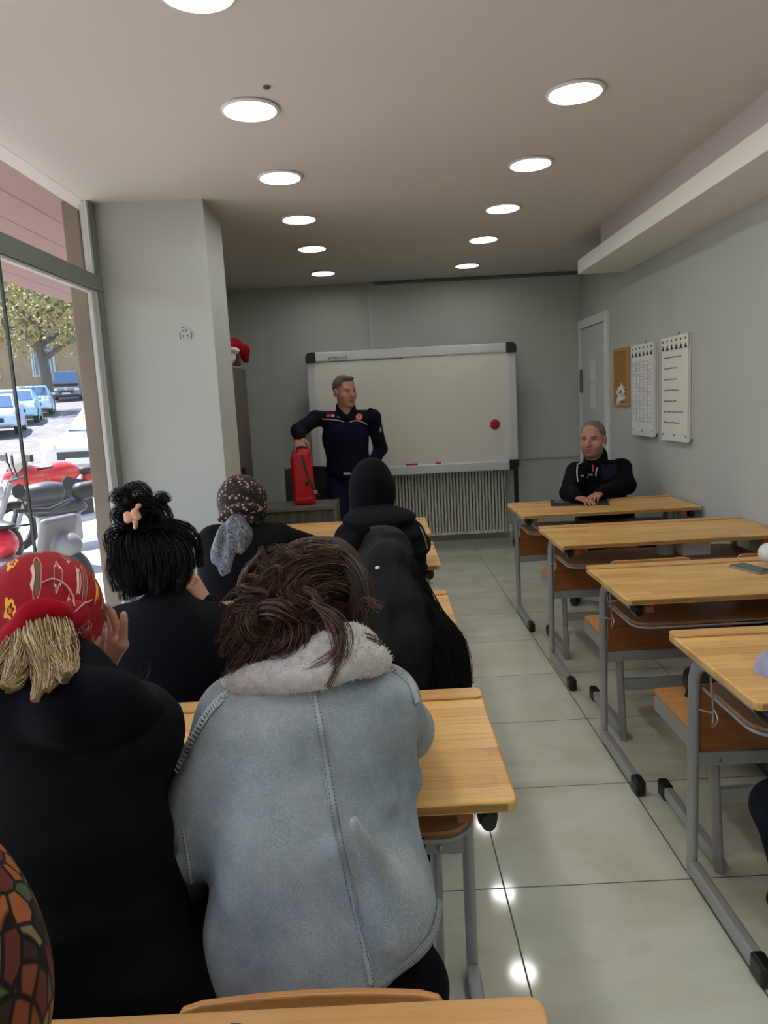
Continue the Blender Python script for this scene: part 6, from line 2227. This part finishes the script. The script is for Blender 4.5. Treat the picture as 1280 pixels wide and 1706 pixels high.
# ---------------------------------------------------------------- woman with very long black hair
t = thing('person', 'woman in black with very long loose black hair down her back', 'person', (0.03, 2.15, 0))
B = G0(0.03, 2.15)
hc = P(637, 942, 2.3)
HR = frame((0.0, 0.95, -0.2))
J = seated(0.06, 2.14, P(648, 1010, 2.22), 2.15, 1.0, 0.17, A3(-0.16, 2.4, 0.86), A3(-0.05, 2.55, 0.84), P(735, 1120, 2.32), A3(0.1, 2.55, 0.84))
J['SL'], J['SR'] = P(590, 1065, 2.17), P(712, 1055, 2.17)
J['C'] = P(665, 1110, 2.14)
lo, hi = bounds(jpts(J) + [hc, A3(0.04, 2.1, 0)], 0.17)
S = Sdf(lo, hi, 0.007)
body(S, J, 0.015)
S.cap(hc + A3(0, -0.01, -0.05), J['N'] - A3(0, 0, 0.03), 0.054, 0.06, 0.03)
put_head(S, hc, HR, 0.98)
put_hand(S, J['WL'], (0.7, 0.7, 0), (0, 0, 1), A3(1, -0.4, 0))
put_hand(S, J['WR'], (-0.7, 0.7, 0), (0, 0, 1), A3(-1, -0.4, 0))
S.build('body', SK, t, B, head_colour(hc, HR, 0.98, (206, 156, 134), (30, 24, 22)))
S = Sdf(lo - 0.03, hi + 0.03, 0.007)
upper(S, J, 0.022, (0.165, 0.11), (0.066, 0.058, 0.045), 0.02)
S.below(0.5)
S.wrinkle(0.004, 18, 51)
S.build('top', blackc, t, B)
S = Sdf(lo, hi, 0.009)
lower(S, J, 0.02)
S.build('trousers', blackt, t, B)
shoes(J, t, B, shoem)
S = Sdf(hc - 0.45, hc + 0.32, 0.0055)
S.ell(hc + A3(0.004, -0.012, 0.024), (0.1, 0.115, 0.11), None, 0.02)
S.ell(P(642, 960, 2.2), (0.094, 0.06, 0.1), None, 0.04)
S.chain([P(640, 960, 2.17), P(655, 1020, 2.09), P(675, 1080, 2.03), P(690, 1140, 1.98)], [0.08, 0.09, 0.085, 0.07], 0.05)
S.chain([P(620, 960, 2.18), P(618, 1040, 2.08), P(640, 1110, 2.01)], [0.06, 0.07, 0.07], 0.05)
S.chain([P(680, 980, 2.16), P(712, 1060, 2.08), P(735, 1130, 2.02)], [0.04, 0.055, 0.055], 0.04)
S.wrinkle(0.005, 60, 7, (1.6, 1.6, 0.35))
S.wrinkle(0.0025, 150, 8, (1.6, 1.6, 0.25))
hb_ = S.build('hair', HB, t, B)
gd = []
for i in range(11):
    u = i / 10
    x0_, x1_, x2_, x3_ = 598 + 84 * u, 590 + 110 * u, 592 + 160 * u, 600 + 178 * u
    gd.append(([P(x0_, 920 + 20 * abs(u - 0.5), 2.2), P(x1_, 990, 2.11), P(x2_, 1070, 2.0), P(x3_, 1145, 1.935)], [0.012, 0.018, 0.02, 0.012], 1))
gd.append(([P(690, 950, 2.15), P(725, 1020, 2.1), P(765, 1070, 2.05), P(782, 1140, 1.98)], [0.012, 0.02, 0.02, 0.01], 1.4))
gd.append(([P(612, 880, 2.28), P(592, 905, 2.24), P(585, 960, 2.2), P(584, 1020, 2.16)], [0.008, 0.01, 0.012, 0.01], 0.8))
gd.append(([P(600, 960, 2.18), P(584, 1040, 2.1), P(590, 1080, 2.07), P(604, 1110, 2.0)], [0.008, 0.014, 0.016, 0.01], 0.8))
strands(gd, 2000, 0.0011, 'hair_strands', STB, hb_, B, BLK, 41, 14, 0.006)
MB().lathe([(0.007, -0.003), (0.007, 0.003), (0.002, 0.005)], P(629, 946, 2.1), 10).build('hair_pin', plain('pearl', (225, 215, 210), 0.3), hb_, loc=B)

# ---------------------------------------------------------------- woman with the brown flowered headscarf
t = thing('person', 'woman in black with a dark floral headscarf and a grey scarf tail', 'person', (-0.6, 3.15, 0))
B = G0(-0.6, 3.15)
hc = P(404, 842, 3.22)
HR = frame((0.1, 0.97, -0.15))
J = seated(-0.58, 3.12, P(405, 890, 3.18), 3.15, 1.02, 0.18, A3(-0.84, 3.36, 0.86), A3(-0.68, 3.5, 0.84), A3(-0.33, 3.38, 0.88), A3(-0.45, 3.52, 0.84))
J['SL'], J['SR'] = P(358, 905, 3.14), P(462, 900, 3.16)
J['C'] = P(410, 950, 3.12)
lo, hi = bounds(jpts(J) + [hc, A3(-0.58, 3.1, 0)], 0.17)
S = Sdf(lo, hi, 0.009)
body(S, J, 0.015)
put_head(S, hc, HR, 1.0)
put_hand(S, J['WL'], (0.7, 0.7, 0), (0, 0, 1), A3(1, -0.4, 0))
put_hand(S, J['WR'], (-0.7, 0.7, 0), (0, 0, 1), A3(-1, -0.4, 0))
S.build('body', SK, t, B, head_colour(hc, HR, 1.0, (206, 156, 134)))
S = Sdf(lo - 0.03, hi + 0.03, 0.008)
upper(S, J, 0.026, (0.17, 0.11), (0.074, 0.062, 0.045), 0.02)
S.ell(P(410, 950, 3.1), (0.18, 0.11, 0.16), None, 0.04)
S.below(0.5)
S.wrinkle(0.004, 18, 61)
S.build('coat', fabric('black_cardigan', (11, 12, 16), 0.9), t, B)
S = Sdf(lo, hi, 0.009)
lower(S, J, 0.02)
S.build('trousers', blackt, t, B)
shoes(J, t, B, shoem)
S = Sdf(hc - 0.2, hc + 0.2, 0.005)
S.ell(hc + A3(0, 0, 0.02), (0.111, 0.118, 0.118), None, 0.01)
S.ell(P(408, 865, 3.17), (0.085, 0.09, 0.06), None, 0.05)
S.chain(spline([P(368, 865, 3.12), P(392, 848, 3.09), P(420, 846, 3.1), P(440, 856, 3.14)], 4), [0.014] * 13, 0.02)
S.box(hc + A3(0, 0.17, -0.02), (0.06, 0.09, 0.09), None, 0.02, 0.02, 'sub')
S.wrinkle(0.004, 36, 8)
S.build('headscarf', pattern_mat('paisley_scarf', 'paisley'), t, B)
S = Sdf(P(380, 920, 3.05) - 0.25, P(380, 920, 3.05) + 0.25, 0.005)
for pts_, r_ in (([P(385, 868, 3.08), P(370, 895, 3.04), P(362, 925, 3.02), P(372, 950, 3.01), P(388, 968, 3.0)], [0.02, 0.026, 0.024, 0.02, 0.006]),
                 ([P(390, 868, 3.08), P(390, 895, 3.03), P(385, 925, 3.01), P(384, 950, 3.0), P(390, 966, 3.0)], [0.022, 0.03, 0.03, 0.022, 0.006]),
                 ([P(396, 866, 3.08), P(408, 890, 3.04), P(404, 912, 3.02), P(398, 930, 3.01)], [0.022, 0.03, 0.024, 0.01])):
    S.chain(spline(pts_, 3), list(np.interp(np.linspace(0, 1, 3 * (len(pts_) - 1) + 1), np.linspace(0, 1, len(r_)), r_)), 0.02)
S.wrinkle(0.009, 80, 8, (1.8, 1, 0.3))
S.build('scarf_tail', pattern_mat('grey_silk', 'greysilk'), t, B)

# ---------------------------------------------------------------- woman with the plain black headscarf and vest
t = thing('person', 'woman in plain black headscarf and black padded vest with pale piping', 'person', (-0.02, 3.15, 0))
B = G0(-0.02, 3.15)
hc = P(620, 815, 3.25)
HR = frame((0.0, 0.97, -0.15))
J = seated(-0.01, 3.12, P(628, 868, 3.18), 3.15, 1.05, 0.18, A3(-0.25, 3.36, 0.86), A3(-0.1, 3.5, 0.84), A3(0.14, 3.4, 0.88), A3(0.04, 3.52, 0.84))
J['SL'], J['SR'] = P(586, 898, 3.14), P(680, 892, 3.16)
J['C'] = P(636, 930, 3.12)
lo, hi = bounds(jpts(J) + [hc, A3(0, 3.1, 0)], 0.17)
S = Sdf(lo, hi, 0.009)
body(S, J, 0.015)
put_head(S, hc, HR, 1.0)
put_hand(S, J['WL'], (0.7, 0.7, 0), (0, 0, 1), A3(1, -0.4, 0))
put_hand(S, J['WR'], (-0.7, 0.7, 0), (0, 0, 1), A3(-1, -0.4, 0))
S.build('body', SK, t, B, head_colour(hc, HR, 1.0, (206, 156, 134)))
S = Sdf(lo - 0.03, hi + 0.03, 0.008)
upper(S, J, 0.018, (0.165, 0.11), (0.068, 0.058, 0.045), 0.02)
S.below(0.5)
S.wrinkle(0.004, 18, 71)
S.build('sweater', fabric('charcoal_sweater', (17, 17, 20), 0.9), t, B)
S = Sdf(lo - 0.03, hi + 0.03, 0.008)
for i in range(8):
    z = 1.06 - 0.075 * i
    w_ = (0.16, 0.188, 0.196, 0.196, 0.19, 0.19, 0.185, 0.18)[i]
    c_ = J['C'] * (1 - i / 8) + J['P'] * (i / 8)
    S.ell((c_[0], c_[1] - 0.005, z), (w_, 0.145, 0.052), None, 0.03)
S.cap(J['SL'] + A3(0.02, 0, -0.01), J['SR'] + A3(-0.02, 0, -0.01), 0.062, 0.062, 0.07)
S.cap(J['N'] - A3(0, 0, 0.1), J['N'] - A3(0, 0, 0.02), 0.1, 0.08, 0.06)
S.below(0.5)
S.wrinkle(0.003, 25, 72)
vs_ = S.build('vest', fabric('black_vest', (15, 15, 18), 0.85), t, B)
bvv = bvh_of(vs_)
pale = plain('pale_piping_grey', (136, 138, 146), 0.6)
seam([(556, 905), (553, 925), (553, 950)], 0.008, 'armhole_piping', False, 0.004, pale, bvv, t, B)
seam([(700, 880), (708, 900), (713, 925), (715, 945)], 0.008, 'armhole_piping', False, 0.004, pale, bvv, t, B)
S = Sdf(lo, hi, 0.009)
lower(S, J, 0.02)
S.build('trousers', blackt, t, B)
shoes(J, t, B, shoem)
S = Sdf(hc - 0.25, hc + 0.2, 0.005)
S.ell(hc + A3(0, 0, 0.018), (0.099, 0.118, 0.122), None, 0.01)
S.ell(hc + A3(0, 0, -0.02), (0.102, 0.11, 0.1), None, 0.03)
S.cap(hc + A3(0.0, -0.03, -0.08), hc + A3(0.0, -0.05, -0.17), 0.086, 0.085, 0.04)
S.box(hc + A3(0, 0.17, 0.0), (0.06, 0.09, 0.08), None, 0.02, 0.02, 'sub')
S.wrinkle(0.003, 34, 8)
S.build('headscarf', fabric('black_jersey', (9, 9, 12), 0.9), t, B)

# ---------------------------------------------------------------- person with leaf-patterned headscarf at the bottom left
t = thing('person', 'person in an autumn leaf patterned headscarf cut off at the bottom left corner', 'person', (-0.5, 0.1, 0))
B = G0(-0.5, 0.1)
hc = P(-222, 1650, 0.5)
HR = frame((0.3, 0.9, -0.3))
J = seated(-0.5, 0.1, hc + A3(0, -0.07, -0.12), 0.3, 0.98, 0.17, A3(-0.75, 0.42, 0.84), A3(-0.6, 0.6, 0.82), A3(-0.3, 0.36, 0.8), A3(-0.42, 0.55, 0.82))
J['SL'], J['SR'] = A3(hc[0] - 0.17, 0.33, 0.99), A3(hc[0] + 0.13, 0.33, 0.96)
lo, hi = bounds(jpts(J) + [hc, A3(-0.5, 0.1, 0)], 0.17)
S = Sdf(lo, hi, 0.009)
body(S, J, 0.015)
put_head(S, hc, HR, 1.0)
put_hand(S, J['WL'], (0.7, 0.7, 0), (0, 0, 1), A3(1, -0.4, 0))
put_hand(S, J['WR'], (-0.7, 0.7, 0), (0, 0, 1), A3(-1, -0.4, 0))
S.build('body', SK, t, B, head_colour(hc, HR, 1.0, (206, 156, 134)))
S = Sdf(lo - 0.03, hi + 0.03, 0.008)
upper(S, J, 0.02, (0.165, 0.11), (0.066, 0.058, 0.045), 0.02)
S.below(0.5)
S.build('blouse', fabric('dark_blouse', (44, 26, 26), 0.85), t, B)
S = Sdf(lo, hi, 0.009)
lower(S, J, 0.02)
S.build('trousers', blackt, t, B)
shoes(J, t, B, shoem)
S = Sdf(hc - 0.3, hc + 0.2, 0.004)
S.ell(hc + A3(0, 0, 0.0), (0.115, 0.13, 0.135), None, 0.01)
S.ell(hc + A3(0.0, 0, -0.06), (0.118, 0.125, 0.12), None, 0.04)
S.cap(J['SL'] + A3(0.05, 0.0, 0.03), J['SR'] + A3(-0.04, 0.0, 0.03), 0.075, 0.075, 0.09)
S.box(hc + A3(0, 0.18, -0.02), (0.06, 0.09, 0.09), None, 0.02, 0.02, 'sub')
S.wrinkle(0.004, 40, 8)
S.build('headscarf', pattern_mat('leaf_cloth', 'leaves'), t, B)

# ---------------------------------------------------------------- the two people almost outside the frame on the right
for (lab, cx_, yp_, eL, wL, eR, wR, sleeve, pants, kL, kn_) in (
        ('person with a lilac sleeve and dark jeans at the nearest right desk', 1.3, 1.5, P(1296, 1118, 1.86), A3(1.22, 1.98, 0.83), A3(1.5, 1.85, 0.86), A3(1.32, 2.0, 0.83), fabric('lilac_knit', (150, 151, 172), 0.85), None, P(1300, 1345, 1.86), 1),
        ('person with a white sleeve and dark trousers at the phone desk', 1.78, 2.47, A3(1.63, 2.78, 0.86), P(1287, 922, 2.96), A3(1.93, 2.8, 0.87), A3(1.8, 2.97, 0.83), fabric('white_knit', (206, 202, 192), 0.9), None, A3(1.42, 2.78, 0.565), 0)):
    t = thing('person', lab, 'person', (cx_, yp_, 0))
    B = G0(cx_, yp_)
    hc = A3(cx_ + 0.02, yp_ + 0.12, 1.2)
    HR = frame((-0.2, 0.95, -0.15))
    J = seated(cx_, yp_, hc + A3(0, -0.03, -0.13), yp_ + 0.04, 0.99, 0.165, eL, wL, eR, wR, kneez=0.52)
    if cx_ > 1.6:
        J['SR'][0] = 1.9
    J['KL'] = np.array(kL)
    J['AL'] = A3(kL[0] + 0.06, kL[1] - 0.05, 0.085)
    lo, hi = bounds(jpts(J) + [hc, A3(cx_, yp_, 0)], 0.15)
    S = Sdf(lo, hi, 0.009)
    body(S, J, 0.015)
    put_head(S, hc, HR, 0.98)
    put_hand(S, J['WL'], (0.6, 0.6, 0) if kn_ else (1, 0.35, 0), (0, 0, 1), A3(0.3, -1, 0))
    put_hand(S, J['WR'], (-0.7, 0.6, 0), (0, 0, 1), A3(-1, -0.4, 0))
    S.build('body', SK, t, B, head_colour(hc, HR, 0.98, (206, 156, 134), (30, 24, 22)))
    S = Sdf(lo - 0.03, hi + 0.03, 0.0065)
    upper(S, J, 0.018, (0.155, 0.105), (0.062, 0.054, 0.044), -0.015 if not kn_ else 0.02)
    S.below(0.5)
    S.wrinkle(0.003, 30, 81)
    S.build('sweater', sleeve, t, B)
    S = Sdf(lo, hi, 0.008)
    lower(S, J, 0.014)
    S.wrinkle(0.003, 30, 82)
    S.build('trousers', fabric('dark_denim', (20, 24, 34), 0.85, 120, 0.35) if kn_ else blackt, t, B)
    shoes(J, t, B, shoem)
    S = Sdf(hc - 0.2, hc + 0.2, 0.007)
    S.ell(hc + A3(0, -0.02, 0.025), (0.09, 0.105, 0.1), None, 0.02)
    S.ell(hc + A3(0, -0.07, -0.06), (0.07, 0.05, 0.09), None, 0.04)
    S.wrinkle(0.003, 60, 5)
    S.build('hair', HB, t, B)

# black shoulder bag on the bench in front of the nearest right desk
bg = thing('handbag', 'small black bag with a curved strap on the right bench seat', 'bag', (1.12, 2.5, 0.452))
S = Sdf((-0.16, -0.14, -0.01), (0.2, 0.14, 0.2), 0.006)
S.box((0.04, 0, 0.045), (0.11, 0.07, 0.045), None, 0.03, 0.02)
S.wrinkle(0.003, 40, 3)
S.below(0.002)
S.build('pouch', M['black'], bg, (0, 0, 0))
MB().tube(spline([(0.1, -0.06, 0.07), (0.02, -0.07, 0.13), (-0.06, -0.05, 0.1), (-0.085, -0.03, 0.01)], 6), 0.009, 8).build('strap', M['cap'], bg, smooth=True)

# red and white plush on top of the cabinet
pl = thing('plush_ornament', 'red and white plush ornament sitting on top of the dark cabinet', 'ornament', (-1.25, 6.05, 1.912))
S = Sdf((-0.2, -0.35, -0.02), (0.25, 0.35, 0.3), 0.006)
S.ell((0.02, -0.13, 0.17), (0.075, 0.1, 0.06), None, 0.02)
S.chain([(0.03, -0.05, 0.17), (0.08, 0.06, 0.165), (0.13, 0.14, 0.13), (0.14, 0.17, 0.06)], [0.05, 0.055, 0.05, 0.03], 0.03)
S.wrinkle(0.002, 60, 3)
S.build('red_cloth', fabric('plush_red', (150, 18, 34), 0.9), pl, (0, 0, 0))
S = Sdf((-0.2, -0.35, -0.02), (0.25, 0.35, 0.3), 0.006)
S.ell((0.03, -0.12, 0.06), (0.08, 0.11, 0.065), None, 0.02)
S.ell((0.05, -0.1, 0.115), (0.09, 0.12, 0.035), None, 0.02)
S.below(0.001)
S.wrinkle(0.004, 60, 4)
S.build('white_fur', fabric('plush_white', (206, 202, 196), 0.95), pl, (0, 0, 0))
MB().box((0.09, 0.04, 0.05), (0.06, 0.05, 0.1)).build('brown_block', plain('plush_brown', (96, 60, 52), 0.8), pl, bevel=0.01)
